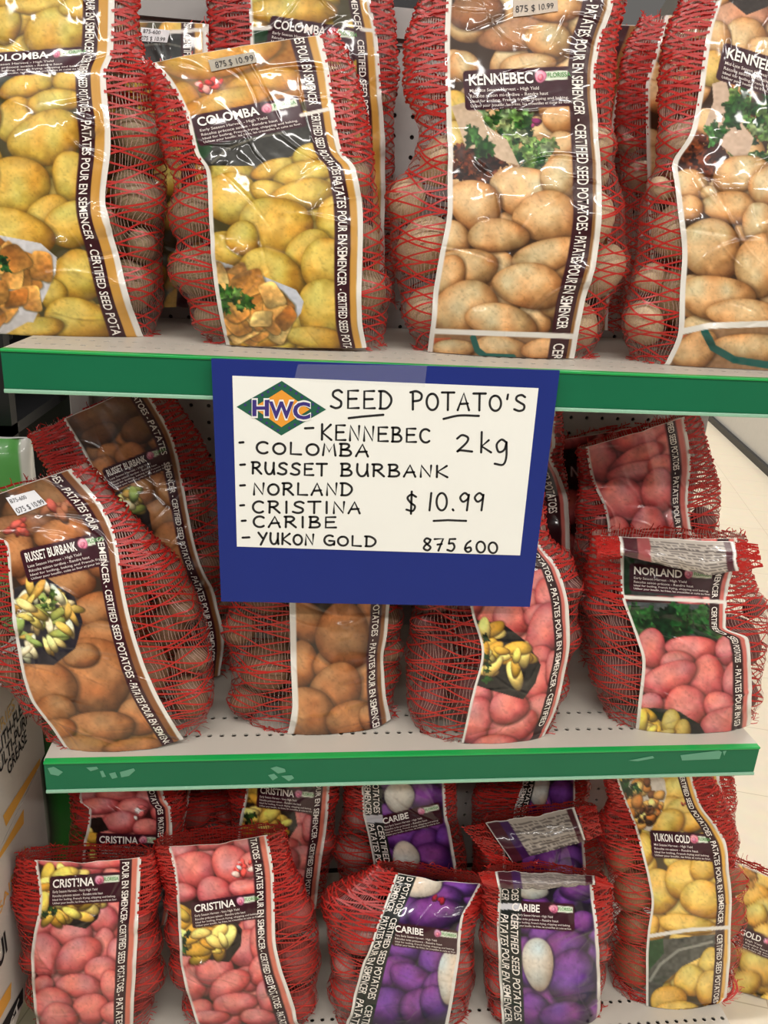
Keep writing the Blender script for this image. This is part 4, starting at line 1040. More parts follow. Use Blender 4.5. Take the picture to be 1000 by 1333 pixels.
bag(kind='norland', Y=0.24, z=ZM, seed=27, lean=.12, size=34, step=1.4,
    text='mostly hidden pink potato bag, its dark lettered strip showing at the sign edge',
    spud='dusty red potato inside the bag hidden at the right edge of the sign', spud_group='potatoes in the bag at the sign edge', hide=lambda x, y: y < 660,
    rows=[(520,520,560,590,722,730,10),(580,580,555,588,722,732,15),(594,594,552,587,717,731,17),(625,625,550,586,729,736,20),(660,660,548,585,738,744,24),(720,720,548,585,740,748,32),(800,800,550,588,736,746,34),(872,870,560,595,730,742,30)],
    strip=[('CERTIFIED SEED POTATOES',566,668)], dark=(.81,.935))
bag(kind='norland', Y=0.3, z=ZM, seed=28, lean=.05, size=40, step=1.4,
    text='pink potato bag with dark bowl print at the very back of the middle shelf',
    spud='dusty red potato inside the pink bag at the very back', spud_group='potatoes in the pink bag at the very back', hide=lambda x, y: True,
    rows=[(574,550,715,722,858,874,9),(620,610,712,720,858,876,9),(680,675,708,720,858,878,15),(760,760,708,724,856,878,22),(832,832,716,730,850,870,21)],
    art=[('p',[(715,578),(745,570),(764,578),(764,640),(715,650)],(48,42,42)),('e',744,568,28,16,-10),('p',[(740,604),(764,602),(764,632),(742,630)],(62,28,40)),('p',[(728,615),(742,608),(740,628),(730,630)],(40,66,44)),('s',[(744,620),(744,608),(752,620),(752,608)],2,(200,190,190)),('e',735,660,28,24)],
    strip=[('SEMENCER',545,575)])

# ---- base shelf
bag(kind='cristina', Y=.06, z=ZB, seed=31, lean=.08, size=32, fil=M_FILR, dens=1.1,
    text='pink potato bag at the left end of the base shelf beside the grease cartons',
    spud='red potato inside the base shelf bag beside the grease cartons', spud_group='potatoes in the base shelf left end bag',
    rows=[(1121,1118,25,46,184,200,14),(1172,1170,20,53,181,206,30),(1220,1220,17,46,179,209,48),(1265,1265,26,42,177,213,55),(1310,1310,36,45,174,211,55),(1362,1360,49,52,172,198,42)],
    art=Zm(2.942,0,880)(E((240,715,90,22),(400,715,90,24),(440,830,45,60),(440,930,40,90),(390,930,64,56),(170,950,54,54),(280,985,80,58),(400,1035,48,66),(450,1060,40,60),(180,1072,58,94),(300,1070,94,64,-40),(390,1130,66,56),(170,1185,40,40),(310,1190,94,48,5),(430,1190,44,66),(200,1255,76,64),(350,1275,64,64),(440,1290,50,50),(230,1310,76,56))
        + [('p',[(155,735),(300,740),(392,860),(375,930),(330,968),(160,930)],(50,42,36)),('c',[(160,740),(300,745),(372,860),(330,955),(165,920)],FRIES,40,22,2.2),('c',[(170,880),(215,890),(210,930),(170,920)],[(60,100,46),(40,72,36)],6,9)]),
    label=((66,1141),(158,1135),(65,1180)), strip=[('POUR EN SEMENCER',1122,1199),('- CERTIFIED SEED POTATOES',1199,1291),('- PATATES POUR EN',1293,1376)], dark=(.80,.915))
bag(kind='cristina', Y=.06, z=ZB, seed=32, lean=.1, size=34, fil=M_FILR, dens=1.1,
    text='second pink potato bag from the grease cartons in the base shelf front row',
    spud='red potato inside the second pink bag of the base shelf front row', spud_group='potatoes in the second base shelf bag',
    rows=[(1103,1088,203,220,348,370,14),(1147,1145,209,229,356,380,26),(1185,1185,216,232,357,398,40),(1225,1225,216,234,358,414,50),(1262,1262,215,236,365,421,55),(1300,1300,226,243,377,420,54),(1350,1352,246,260,392,404,42)],
    art=Zm(3.333,180,1000)(E((300,320,130,36,-5),(190,362,66,50),(470,322,56,54),(240,440,100,84,-10),(400,420,74,94),(480,420,40,60),(200,540,60,40),(330,535,80,62),(470,522,76,42),(500,690,44,54),(470,780,86,88,30),(525,760,38,94),(225,850,56,54),(245,932,60,84),(340,882,86,70,10),(480,912,66,54),(530,880,54,66),(395,942,94,58,-35),(270,1050,60,50),(420,1022,100,48,-5),(560,990,46,76),(320,1082,76,34),(520,1080,80,36))
        + [('p',[(170,590),(420,660),(450,700),(446,770),(395,842),(360,838),(190,812)],(52,42,36)),('c',[(175,600),(400,690),(420,760),(372,828),(190,800)],FRIES,38,25,2.2),('c',[(180,700),(225,720),(215,790),(185,780)],[(60,104,46),(40,72,36)],6,11),
           ('c',[(425,405),(500,405),(495,465),(420,465)],[(216,90,86),(236,200,196),(190,50,50)],12,11)]),
    label=((249,1175),(340,1161),(252,1209)), strip=[('POTATOES',1082,1118),('- PATATES POUR EN SEMENCER',1120,1236),('- CERTIFIED SEED POTATOES',1237,1312),('- PATATES POUR',1314,1352)], dark=(.80,.915))
bag(kind='cristina', Y=.2, z=ZB, seed=33, lean=.08, size=32, step=1.3, fil=M_FILR,
    text='pink potato bag in the shadow behind the one beside the grease cartons',
    spud='red potato inside the shaded rear bag near the grease cartons', spud_group='potatoes in the shaded rear left bag', hide=lambda x, y: y > 1130,
    rows=[(1000,1000,85,103,205,226,14),(1047,1045,93,105,216,238,24),(1056,1056,95,117,222,240,28),(1115,1112,86,109,224,246,42),(1180,1180,85,108,222,250,46),(1212,1210,96,115,216,240,40)],
    art=Zm(2.942,0,880)(E((350,455,50,36),(450,455,80,28),(560,470,40,40),(385,498,80,34),(510,510,60,46),(465,560,64,46),(565,580,56,36)) + [('p',[(340,545),(390,540),(420,590),(380,600),(330,640)],(44,36,32)),('c',[(330,600),(380,590),(375,700),(320,690)],FRIES,14,20),('c',[(515,500),(555,500),(545,545),(520,545)],[(220,110,106),(240,220,216)],6,8)]),
    label=((126,1084),(213,1087),(126,1117)), strip=[('POTATOES',1025,1060),('PATATES POUR EN',1064,1118)], dark=(.815,.93))
bag(kind='cristina', Y=.2, z=ZB, seed=34, lean=.08, size=34, step=1.3, fil=M_FILR,
    text='rear pink potato bag with its label just below the middle shelf rail',
    spud='red potato inside the rear pink bag below the middle shelf rail', spud_group='potatoes in the rear pink bag under the rail', hide=lambda x, y: y > 1190 or x < 350,
    rows=[(985,985,303,325,432,442,14),(1022,1020,300,322,429,440,20),(1087,1085,297,312,424,440,36),(1140,1140,295,309,416,434,44),(1190,1190,300,312,410,426,40)],
    art=Zm(3.333,180,1000)(E((700,230,50,40),(690,300,56,60),(740,260,30,60),(640,340,60,40),(690,400,90,56,-20),(640,400,60,60),(690,480,66,40),(720,530,40,40)) + [('p',[(440,80),(530,80),(680,190),(690,250),(650,310),(450,300)],(50,42,36)),('c',[(450,90),(520,100),(640,200),(650,260),(610,300),(455,285)],FRIES,34,24,2),('c',[(460,190),(500,190),(490,250),(460,250)],[(60,100,46),(40,72,36)],5,11)]),
    label=((336,1020),(412,1029),(334,1051)), strip=[('PATATES POUR EN SEMENCER',980,1092),('- CERTIFIED SEED POTATOES',1094,1176)], dark=(.815,.92))
bag(kind='cristina', Y=0.3, z=ZB, seed=35, lean=.02, size=34, step=1.6, fil=M_FILR,
    text='dark pink potato bag at the very back between the two rear pink bags',
    spud='red potato inside the dark pink bag at the very back', spud_group='potatoes in the dark rear pink bag', hide=lambda x, y: not (240 < x < 300 and y < 1120),
    rows=[(1000,1000,170,186,254,300,11),(1040,1040,168,180,246,304,19),(1090,1090,168,178,238,306,26),(1165,1165,180,188,236,296,25)],
    strip=[('POTATOES',1020,1062)], dark=(.62,.92))
bag(kind='caribe', Y=.19, z=ZB, seed=36, lean=.08, size=34, step=1.3, fil=M_FILR,
    text='purple potato bag in the rear row directly left of the folded purple bag',
    spud='pinkish potato inside the rear purple bag left of the folded one', spud_group='potatoes in the rear left purple bag', hide=lambda x, y: y > 1200 or x > 500,
    rows=[(985,985,455,470,577,590,14),(1020,1018,452,471,578,590,22),(1062,1060,448,473,580,594,32),(1092,1090,439,480,585,600,42),(1140,1143,433,488,593,612,46),(1205,1205,445,490,588,606,40)],
    art=Zm(2.381,400,1000)(E((370,90,66,46),(300,180,60,50),(400,190,60,40),(300,215,74,44),(370,240,50,56),(425,220,30,40),(385,285,70,54),(330,330,60,40),(285,90,48,46,-20,WHITE_CUT),(305,278,40,52,0,WHITE_CUT))),
    label=((493,1063),(571,1044),(499,1091)), outer=[('POUR EN SEMENCER',985,1060),('PATATES POUR EN',1072,1150)], inner=[('SEED POTATOES',995,1058),('CERTIFIED SEED',1074,1150)], gaps=[(1061,1071)])
bag(kind='caribe', Y=.06, z=ZB, seed=37, lean=.12, size=36, fil=M_FILR, dens=1.1,
    text='purple potato bag in the front row whose printed panel leans to the right',
    spud='pinkish potato inside the front purple bag with the leaning panel', spud_group='potatoes in the leaning purple bag',
    rows=[(1137,1152,494,516,626,632,12),(1168,1180,462,505,612,628,26),(1205,1205,420,491,601,623,44),(1255,1255,420,474,597,622,54),(1300,1300,426,463,590,621,55),(1366,1368,432,447,578,607,42)],
    art=Zm(2.381,400,1000)(E((300,435,44,66),(470,370,66,30),(420,400,60,40),(390,450,86,52),(300,560,60,50),(280,640,76,60),(390,600,50,60),(330,660,80,50,20),(410,680,60,50),(250,742,76,64),(340,740,54,60),(400,730,56,56),(360,365,56,36,-15,WHITE_CUT),(445,640,42,88,10,WHITE_CUT)) + [('c',[(390,395),(450,400),(445,415),(390,410)],[(150,30,50)],5,8)]),
    label=((510,1200),(596,1212),(510,1231)), outer=[('POUR EN SEMENCER',1120,1187),('PATATES POUR EN SEMENCER',1193,1293),('PATATES POUR',1300,1372)], inner=[('SEED POTATOES',1130,1190),('CERTIFIED SEED POTATOES',1195,1300),('CERTIFIED SEED',1308,1372)])
bag(kind='caribe', Y=.055, z=ZB, seed=38, lean=.05, size=36, fil=M_FILR, dens=1.1,
    text='upright purple potato bag in the front row with narrow folded top',
    spud='pinkish potato inside the front purple bag with the large cut potato print', spud_group='potatoes in the upright purple bag',
    rows=[(1143,1150,636,650,770,785,16),(1175,1178,630,649,773,794,28),(1215,1215,629,648,777,793,46),(1270,1270,626,650,779,788,54),(1310,1310,626,652,780,785,53),(1366,1364,636,655,778,781,42)],
    art=Zm(2.381,400,1000)(E((840,380,60,30),(850,480,40,40),(740,520,56,40),(865,590,40,60),(800,555,66,56),(690,740,60,60),(740,720,50,50),(870,770,60,60),(820,652,80,88),(700,760,60,60),(800,770,76,50),(700,382,48,24,0,WHITE_CUT),(715,605,48,82,0,WHITE_CUT))),
    label=((662,1171),(747,1177),(662,1207)), outer=[('EN SEMENCER',1118,1172),('PATATES POUR EN SEMENCER',1190,1330)], inner=[('POTATOES',1128,1172),('CERTIFIED SEED POTATOES',1190,1328)], gaps=[(1176,1184)],
    flap=dict(top=[(622,1134),(640,1132),(700,1134),(775,1139),(797,1150)], bottom=[(628,1148),(650,1155),(700,1156),(778,1150),(799,1154)], y0=.045, out=.022, film=(.12,.86), paper=(150,140,134)))
bag(kind='caribe', Y=0.195, z=ZB, seed=39, lean=.08, size=36, step=1.3, fil=M_FILR,
    text='purple potato bag in the second row with its grey printed top folded forward',
    spud='pinkish potato inside the second row purple bag with the folded grey top', spud_group='potatoes in the folded purple bag', hide=lambda x, y: y > 1160,
    rows=[(1074,1060,630,650,757,774,16),(1110,1100,622,654,760,784,27),(1145,1140,612,655,762,790,37),(1185,1184,612,652,764,792,39),(1212,1210,620,655,760,784,34)],
    art=Zm(2.381,400,1000)(E((700,300,60,40),(760,290,56,50),(820,290,50,50),(800,320,50,40))),
    flap=dict(top=[(600,1074),(633,1070),(700,1060),(754,1049),(775,1047)], bottom=[(640,1122),(662,1123),(710,1108),(764,1092),(784,1084)], y0=.125, out=.03, film=(.17,.85)))
bag(kind='caribe', Y=0.295, z=ZB, seed=40, lean=.02, size=36, step=1.5, fil=M_FILR,
    text='purple potato bag at the very back just above the folded grey top',
    spud='pinkish potato inside the purple bag at the very back', spud_group='potatoes in the rear purple bag at the back', hide=lambda x, y: True,
    rows=[(985,985,660,684,748,762,10),(1014,1013,640,681,748,764,18),(1063,1060,610,668,748,768,27),(1160,1160,612,668,744,762,27)],
    art=[('e',703,1028,12,22,10,WHITE_CUT),('e',732,1036,18,22),('e',725,1060,20,14)], outer=[('POUR EN SEMENCER',990,1064)], inner=[('SEED POTATOES',1000,1062)])
bag(kind='yukon', Y=0.085, z=ZB, seed=41, lean=.12, size=40, fil=M_FILR,
    text='tall golden potato bag at the base shelf end, reaching the middle shelf rail',
    spud='brown potato inside the tall golden bag at the right end', spud_group='potatoes in the tall golden bag',
    rows=[(985,975,785,797,890,905,10),(1020,1009,789,804,899,918,14),(1055,1048,794,817,911,940,20),(1081,1078,782,827,931,950,28),(1112,1105,779,835,944,956,38),(1146,1142,783,843,948,961,46),(1179,1179,789,848,951,967,50),(1222,1212,791,843,950,969,54),(1255,1255,790,841,949,968,55),(1300,1300,789,841,945,956,54),(1368,1365,807,843,940,948,42)],
    art=Zm(3.777,740,980)(E((545,190,84,94),(500,260,50,50),(565,292,96,66),(600,340,70,50),(480,345,90,66,-15),(650,450,60,60),(370,480,50,84),(580,540,110,50),(450,680,94,112,10),(570,620,98,98,-30),(655,570,66,64),(660,722,116,90,15),(410,850,36,54),(580,845,140,50,5))
        + [('p',[(235,145),(400,112),(465,125),(480,200),(456,290),(400,385),(320,370)],(216,208,198)),('c',[(240,150),(440,130),(460,230),(425,330),(350,360),(290,300)],CUBES + [(120,80,50)],46,24,1.3),('c',[(245,150),(340,140),(350,185),(280,200)],LEAF,20,10,2.4),('c',[(330,280),(430,250),(400,340),(340,350)],[(90,60,40),(60,44,34)],10,9),
           ('p',[(380,925),(790,885),(770,960),(640,1010),(560,1050),(470,1130),(430,1210),(380,1280)],(92,92,86),16),('p',[(385,930),(462,912),(468,985),(395,1070)],(42,84,46)),('s',[(400,1120),(450,1040),(540,970),(700,930)],14,(150,150,142)),('c',[(540,235),(580,230),(610,270),(560,260)],[(150,50,40)],5,5,2)]
        + E((690,1030,56,70,20),(600,1122,78,84,-30),(690,1152,64,94,20),(490,1225,84,86),(540,1272,108,54,5),(660,1315,80,44),(470,1320,60,40))),
    label=((845,1080),(925,1086),(848,1116)), strip=[('CERTIFIED SEED POTATOES',1006,1088),('- PATATES POUR EN SEMENCER',1090,1202),('CERTIFIED SEED POTATOES',1216,1305),('- PATATES POUR',1307,1352)], dark=(.81,.92), wlines=[[(842,1219),(900,1210),(953,1207)]], wlw=5)
bag(kind='yukon', Y=0.22, z=ZB, seed=42, lean=.08, size=38, step=1.5, fil=M_FILR,
    text='golden potato bag behind the tall golden one, showing only net and lettered edge',
    spud='brown potato inside the golden bag behind the tall one', spud_group='potatoes in the rear golden bag', hide=lambda x, y: x < 900 or y < 1050,
    rows=[(985,985,800,815,932,948,14),(1010,1010,800,815,935,952,18),(1046,1046,800,816,940,956,24),(1062,1062,800,816,936,960,30),(1120,1120,800,818,925,960,42),(1185,1184,806,822,915,950,38)],
    strip=[('SEED POTATOES',998,1044)], dark=(.80,.93))
bag(kind='yukon', Y=0.16, z=.001, seed=43, lean=.1, size=40, step=1.3, fil=M_FILR,
    text='golden potato bag standing on the floor past the right end of the base shelf',
    spud='brown potato inside the golden bag on the floor', spud_group='potatoes in the golden bag on the floor', hide=lambda x, y: y < 1250,
    rows=[(1122,1172,940,956,1080,1096,12),(1200,1232,936,954,1076,1098,30),(1280,1302,934,952,1070,1094,44),(1360,1375,936,954,1064,1086,48),(1440,1445,948,960,1056,1074,40)],
    art=Zm(3.777,740,980)(E((960,640,60,60),(900,700,90,60),(960,760,60,50),(920,800,60,60),(960,900,60,60),(880,960,90,70),(950,1060,120,80,20),(870,1130,80,60)) + [('p',[(830,560),(900,580),(930,610),(910,650),(850,680),(830,670)],(210,204,196)),('c',[(830,570),(890,590),(905,630),(830,660)],CUBES,14,18),
           ('p',[(800,1190),(990,1270),(1100,1330),(1100,1500),(780,1500)],(70,72,66),14),('s',[(800,1280),(900,1300),(1000,1380)],16,(150,150,140))]),
    label=((922,1188),(1030,1232),(915,1214)), wlines=[[(940,1288),(960,1293),(1000,1309),(1075,1340)]], wlw=6, small=True)
for spec in BAGS: build_bag(spec)
# ================================================================== the blue sign on the upper shelf rail
YS = -.0145
def sp(x, y, off=0.0): return on_plane(x, y, 1, YS - off)
M_BLUE = plain('royal_blue_card', (18, 38, 118), .5, spec=.3, noise=.04)
M_WPAPER = plain('white_sign_paper', (232, 233, 228), .5, noise=.015)
M_INK = plain('black_marker_ink', (20, 20, 24), .5)
M_LG = plain('logo_green_ink', (20, 88, 66), .45); M_LP = plain('logo_purple_ink', (54, 40, 120), .45)
M_LO = plain('logo_orange_ink', (226, 150, 46), .45); M_LW = plain('logo_white_ink', (236, 236, 232), .45)
def slab(mb, quad, y0, y1, mi=0):
    f = [on_plane(*p, 1, YS) for p in quad]
    V = [(a[0], y0, a[2]) for a in f] + [(a[0], y1, a[2]) for a in f]
    mb.add(V, [(0,1,2,3),(7,6,5,4),(0,4,5,1),(1,5,6,2),(2,6,7,3),(3,7,4,0)], mi=mi)
card = [(275,467),(729,482.5),(690,790),(288,783)]; pap = [(302.6,489),(701,505.2),(677,722.8),(308.5,711.2)]
mid = (sp(275,467) + sp(690,790)) / 2
sign = bpy.data.objects.new('hanging_sign', None); C.objects.link(sign)
tag(sign, 'blue bordered white sign handwritten with potato names and price on the upper shelf rail', 'sign')
mb = MB(); slab(mb, card, YS, YS + .003)
link('backing_card', mb.mesh('backing_card', [M_BLUE]), sign)
mb = MB(); slab(mb, pap, YS - .0006, YS)
paper = link('paper_sheet', mb.mesh('paper_sheet', [M_WPAPER]), sign)
SZ = lambda p: (260 + p[0] / 2.041, 440 + p[1] / 2.041)      # marks measured on an enlargement of the sign
def crom(p, n=7):
    p = np.array(p, float)
    if len(p) < 3: return p
    q = np.concatenate([[2 * p[0] - p[1]], p, [2 * p[-1] - p[-2]]]); out = []
    for i in range(len(p) - 1):
        for t in np.linspace(0, 1, n, endpoint=False):
            w_ = crw(np.array(t)); out.append(sum(w_[k] * q[i + k] for k in range(4)))
    out.append(p[-1]); return np.array(out)
def arc(cx, cy, rx, ry, a0, a1, n=14):
    return [(cx + rx * math.cos(math.radians(a0 + (a1 - a0) * i / n)), cy + ry * math.sin(math.radians(a0 + (a1 - a0) * i / n))) for i in range(n + 1)]
PEN = {   # strokes in a unit box, y up; 'c' curved, 'l' straight
 'S': [('c',[(.9,.88),(.62,1),(.25,.9),(.2,.68),(.5,.52),(.82,.36),(.78,.1),(.42,0),(.02,.1)])],
 'E': [('l',[(.9,1),(.12,.98),(.1,0),(.95,.02)]),('l',[(.12,.52),(.78,.54)])],
 'D': [('l',[(.15,1),(.12,0)]),('c',[(.0,1),(.5,.98),(.92,.7),(.95,.35),(.6,.03),(.05,0)])],
 'P': [('l',[(.2,.9),(.2,0)]),('c',[(.0,.95),(.5,1.02),(.9,.85),(.8,.55),(.2,.45)])],
 'O': [('c',arc(.5,.45,.46,.46,100,465))],
 'T': [('l',[(0,1),(1,1.02)]),('l',[(.5,1),(.48,0)])],
 'A': [('l',[(0,0),(.5,1),(.92,0)]),('l',[(.2,.36),(.82,.4)])],
 "'": [('l',[(.55,1),(.4,.72)])],
 'K': [('l',[(.12,1),(.1,0)]),('l',[(.9,1),(.15,.46),(.95,0)])],
 'N': [('l',[(.08,0),(.12,1),(.85,.02),(.92,1)])],
 'B': [('l',[(.15,1),(.12,0)]),('c',[(.05,1),(.6,1),(.75,.8),(.5,.56),(.2,.52)]),('c',[(.2,.52),(.7,.48),(.9,.25),(.7,.03),(.05,0)])],
 'C': [('c',arc(.55,.5,.5,.5,50,310))],
 'L': [('l',[(.12,1),(.1,.02),(.9,0)])],
 'M': [('l',[(.02,0),(.15,1),(.5,.3),(.85,1),(.98,0)])],
 'R': [('l',[(.15,1),(.12,0)]),('c',[(.02,1),(.6,1),(.8,.78),(.55,.54),(.2,.5)]),('l',[(.4,.5),(.95,0)])],
 'U': [('c',[(.1,1),(.08,.4),(.3,.02),(.65,.05),(.88,.45)]),('l',[(.9,1),(.88,.45),(.95,0)])],
 'I': [('l',[(.5,1),(.5,0)])],
 'Y': [('l',[(.05,1),(.5,.5)]),('l',[(.95,1),(.3,-.1)])],
 'G': [('c',arc(.55,.5,.5,.5,55,330)),('l',[(.5,.45),(1,.42),(.95,.05)])],
 '2': [('c',[(.1,.8),(.4,1),(.75,.85),(.65,.55),(.1,.05),(.3,.12),(1,.05)])],
 'k': [('l',[(.15,1),(.1,0)]),('l',[(.75,.6),(.15,.3),(.95,.0)])],
 'g': [('c',[(.85,.9),(.5,1),(.15,.8),(.3,.52),(.7,.6),(.88,.9)]),('c',[(.88,.9),(.85,.3),(.6,.02),(.0,.06)])],
 '$': [('c',[(.9,.8),(.5,.92),(.15,.75),(.4,.5),(.8,.3),(.6,.05),(.05,.12)]),('l',[(.52,1.08),(.45,-.1)])],
 '1': [('l',[(.7,1),(.35,0)])], '0': [('c',arc(.5,.5,.45,.5,110,475))],
 '.': [('l',[(.4,.06),(.55,.0)])],
 '9': [('c',[(.85,.85),(.5,1),(.12,.75),(.35,.5),(.75,.65),(.88,.9)]),('l',[(.88,.9),(.7,0)])],
 '8': [('c',[(.85,.9),(.45,1),(.2,.78),(.5,.52),(.85,.25),(.55,0),(.15,.15),(.3,.42),(.7,.65),(.85,.9)])],
 '7': [('l',[(.0,.95),(.9,1),(.4,0)]),('l',[(.3,.5),(.75,.55)])],
 '5': [('l',[(.9,1),(.3,.98),(.22,.6)]),('c',[(.22,.6),(.65,.62),(.8,.3),(.5,.0),(.05,.08)])],
 '6': [('c',[(.7,1),(.3,.7),(.12,.25),(.4,0),(.75,.15),(.65,.42),(.2,.3)])],
 '-': [('l',[(0,.5),(1,.55)])],
}
ink = MB()
def pen(pts, wid=3.1):
    """a marker line through points measured in photograph pixels, laid on the paper"""
    P = np.array([sp(x, y, .0008) for x, y in pts])
    wm = wid * .00079 / 2
    d = np.gradient(P, axis=0); d /= np.maximum(np.linalg.norm(d, axis=1, keepdims=True), 1e-9)
    nrm = np.stack([-d[:, 2], 0 * d[:, 0], d[:, 0]], 1)
    n = len(P)
    ink.add(np.stack([P + nrm * wm, P - nrm * wm], 1).reshape(-1, 3), [(2*i, 2*i+1, 2*i+3, 2*i+2) for i in range(n - 1)])
    for p in (P[0], P[-1]):
        a = np.arange(10) * 2 * PI / 10
        ink.add(np.stack([p[0] + wm * np.cos(a), np.full(10, p[1]), p[2] + wm * np.sin(a)], 1), T=[(0, i, i + 1) for i in range(1, 9)])
def write(t, x0, x1, yt0, yb0, yt1=None, yb1=None, wid=3.1, gap=.28):
    """a word between x0 and x1, its letter tops and baselines given at both ends (enlargement units)"""
    yt1 = yt0 if yt1 is None else yt1; yb1 = yb0 if yb1 is None else yb1
    wd = [(.45 if c in "I1'." else 1.0) for c in t]; tot = sum(wd) + gap * (len(t) - 1); x = 0
    for c, w_ in zip(t, wd):
        for kind, pts in PEN[c]:
            q = []
            for a, b in pts:
                f = (x + a * w_) / tot; top = yt0 + (yt1 - yt0) * f; bt = yb0 + (yb1 - yb0) * f
                q.append(SZ((x0 + (x1 - x0) * f, bt + (top - bt) * b)))
            pen(crom(q) if kind == 'c' else q, wid)
        x += w_ + gap
write('SEED', 348, 510, 138, 186, 142, 188); pen([SZ(p) for p in ((396,213),(430,209),(488,204))])
write("POTATO'S", 560, 868, 142, 190, 152, 194); pen(crom([SZ(p) for p in ((648,215),(690,206),(742,207))]))
write('-', 280, 302, 230, 250); write('KENNEBEC', 322, 614, 229, 270, 243, 278)
write('-', 106, 116, 268, 288, wid=3.2); write('COLOMBA', 150, 450, 276, 306, 283, 315)
write('-', 108, 120, 328, 346, wid=3.2); write('RUSSET', 138, 338, 330, 360, 335, 366); write('BURBANK', 374, 660, 334, 366, 340, 370)
write('-', 108, 120, 383, 401, wid=3.2); write('NORLAND', 142, 405, 386, 416, 386, 418)
write('-', 108, 118, 436, 454, wid=3.2); write('CRISTINA', 140, 428, 434, 464, 436, 466)
write('-', 112, 122, 477, 495, wid=3.2); write('CARIBE', 142, 364, 474, 502, 476, 504)
write('-', 114, 132, 521, 540); write('YUKON', 155, 304, 517, 546, 522, 550); write('GOLD', 330, 468, 524, 550, 528, 554)
write('2', 680, 724, 258, 304); write('k', 745, 776, 250, 304); write('g', 784, 820, 270, 338)
write('$', 548, 578, 412, 462); write('10.99', 606, 758, 412, 458, 412, 458); pen([SZ(p) for p in ((622,486),(660,484),(708,486))], 3.2)
write('875', 592, 682, 532, 564, 534, 566); write('600', 702, 792, 538, 568, 544, 572)
link('handwriting', ink.mesh('handwriting', [M_INK]), paper)
lg = MB()
def flat(pts, off, mi): lg.add([sp(*SZ(p), off) for p in pts], T=[(0, i, i + 1) for i in range(1, len(pts) - 1)], mi=mi)
flat([(98,183),(218,114),(336,190),(217,259)], .0008, 0)
flat([(142,185),(218,138),(292,190),(217,237)], .0011, 2)
for k in range(26):
    e = [((112,183),(218,122)),((218,122),(322,190)),((322,190),(217,251)),((217,251),(112,183))][k % 4]; f = (k // 4 + .6) / 7
    x, y = e[0][0] + (e[1][0] - e[0][0]) * f, e[0][1] + (e[1][1] - e[0][1]) * f
    flat([(x + 3.4 * math.cos(a), y + 3.4 * math.sin(a)) for a in np.arange(8) * PI / 4], .0012, 1)
for off, bold, mi in ((.0014, .075, 3), (.0017, .03, 1)):
    for ch, x0, x1, y0, y1 in (('H',140,184,164,206), ('W',184,250,168,212), ('C',248,294,170,214)):
        V, T, _ = text_tris(ch, bold)
        g = (bold - .03) * 40
        lg.add([sp(*SZ((x0 - g + (x1 - x0 + 2 * g) * a, y1 + g - (y1 - y0 + 2 * g) * b)), off) for a, b in V], T=T, mi=mi)
link('logo', lg.mesh('logo', [M_LG, M_LP, M_LO, M_LW]), paper)
tm, n, l, b = new_mat('clear_tape'); b.inputs['Roughness'].default_value = .15
tr = n.new('ShaderNodeBsdfTransparent'); ms = n.new('ShaderNodeMixShader'); ms.inputs[0].default_value = .1
b.inputs['Base Color'].default_value = (.8, .8, .8, 1)
l.new(tr.outputs[0], ms.inputs[1]); l.new(b.outputs[0], ms.inputs[2]); l.new(ms.outputs[0], n['Material Output'].inputs[0])
mb = MB(); mb.add([sp(388,474,.001), sp(556,476,.001), sp(553,504,.001), sp(383,495,.001)], [(0,1,2,3)])
link('adhesive_tape', mb.mesh('adhesive_tape', [tm]), sign)

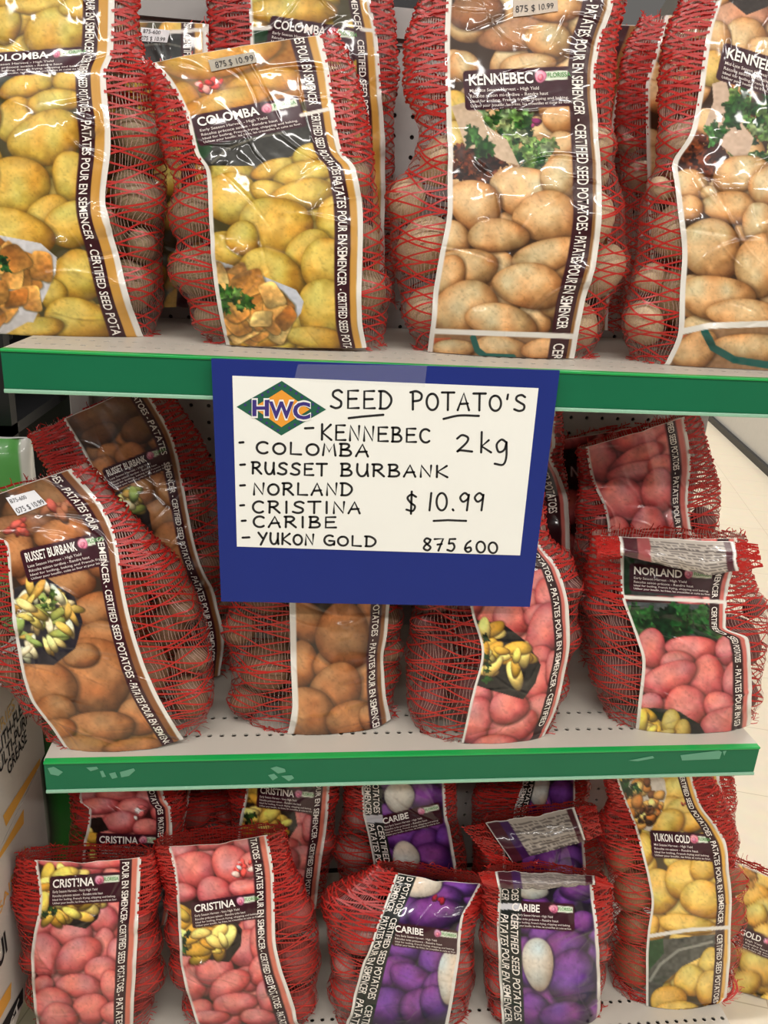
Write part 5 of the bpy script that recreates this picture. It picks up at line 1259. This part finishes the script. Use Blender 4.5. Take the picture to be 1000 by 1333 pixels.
# ================================================================== grease cartons and sacks at the left
XC = -.545
def carton(z0, z1, y0, y1, x0, marks, label):
    mb = MB(); mb.box((x0, y0, z0), (XC, y1, z1), col=(196, 190, 182))
    for kind, data, col in marks:
        if kind == 'poly':
            P = [on_plane(x, y, 0, XC + .0006) for x, y in data]
            P = [(p[0], min(y1, max(y0, p[1])), min(z1, max(z0, p[2]))) for p in P]
            mb.add(P, T=[(0, i, i + 1) for i in range(1, len(P) - 1)], col=col)
        else:
            t, ya, yb, za, zb, bold = data
            V, T, _ = text_tris(t, bold)
            mb.add([(XC + .0009, ya + (yb - ya) * a, za + (zb - za) * b2) for a, b2 in V], T=T, col=col)
    o = link('grease_carton', mb.mesh('grease_carton', [M_CARD], True))
    return tag(o, label, 'box', 'cartons of grease')
OR = (214, 158, 70); BK = (34, 32, 34)
CART = True
q = lambda x, y: on_plane(x, y, 0, XC)[1:]
ZJ = .437                                             # the joint between the two cartons
def line(t, p, e, h, bold, col):
    (ya, za), (yb, zb) = q(*p), q(*e)
    return ('text', (t, ya, yb, (za + zb) / 2, (za + zb) / 2 + h, bold), col)
carton(ZJ + .001, .645, -.10, .262, -.90, [
    line('LITH-FLEX', (-2,979), (34,923), .021, .012, BK), line('MULTI-PURPOSE', (-9,1012), (50,922), .021, .012, BK),
    line('GREASE', (10,1006), (35,968), .021, .012, BK), line('SERIES', (-10,968), (19,924), .018, .0, (206, 172, 110)),
    ('poly', [(8,1076),(4,1062),(52,987),(53,1002)], OR),
    ], 'upper white grease carton with orange stripe and slanting black lettering')
carton(ZJ - .29, ZJ - .001, -.10, .235, -.90, [
    ('poly', [(-12,1135),(-12,1118),(31,1053),(31,1072)], OR),
    ('poly', [(-10,1345),(-10,1320),(15,1278),(14,1300)], OR),
    line('SAISON', (-2,1184), (34,1118), .016, .0, OR), line('UI', (-2,1262), (9,1236), .034, .03, BK),
    ('poly', [(2,1350),(2,1335),(30,1285),(30,1305)], BK), line('ST', (12,1338), (26,1316), .016, .02, (226, 222, 214)),
    ], 'lower white grease carton with orange stripes under the other carton')
sack('soil_sack', -.64, -.49, .36, .46, .0, .47, paint_green, 'green soil sack with pale striped edge in the gap behind the grease cartons')
def paint_pale(px, py, t):
    if px > .9: return (206, 204, 194) if py < .2 else (186, 184, 176)
    return (86, 160, 74)
sack('fertilizer_sack', -0.884, -0.604, .475, .57, .0, 0.879, paint_pale, 'pale green and white sack standing upright in front of the dark rack')
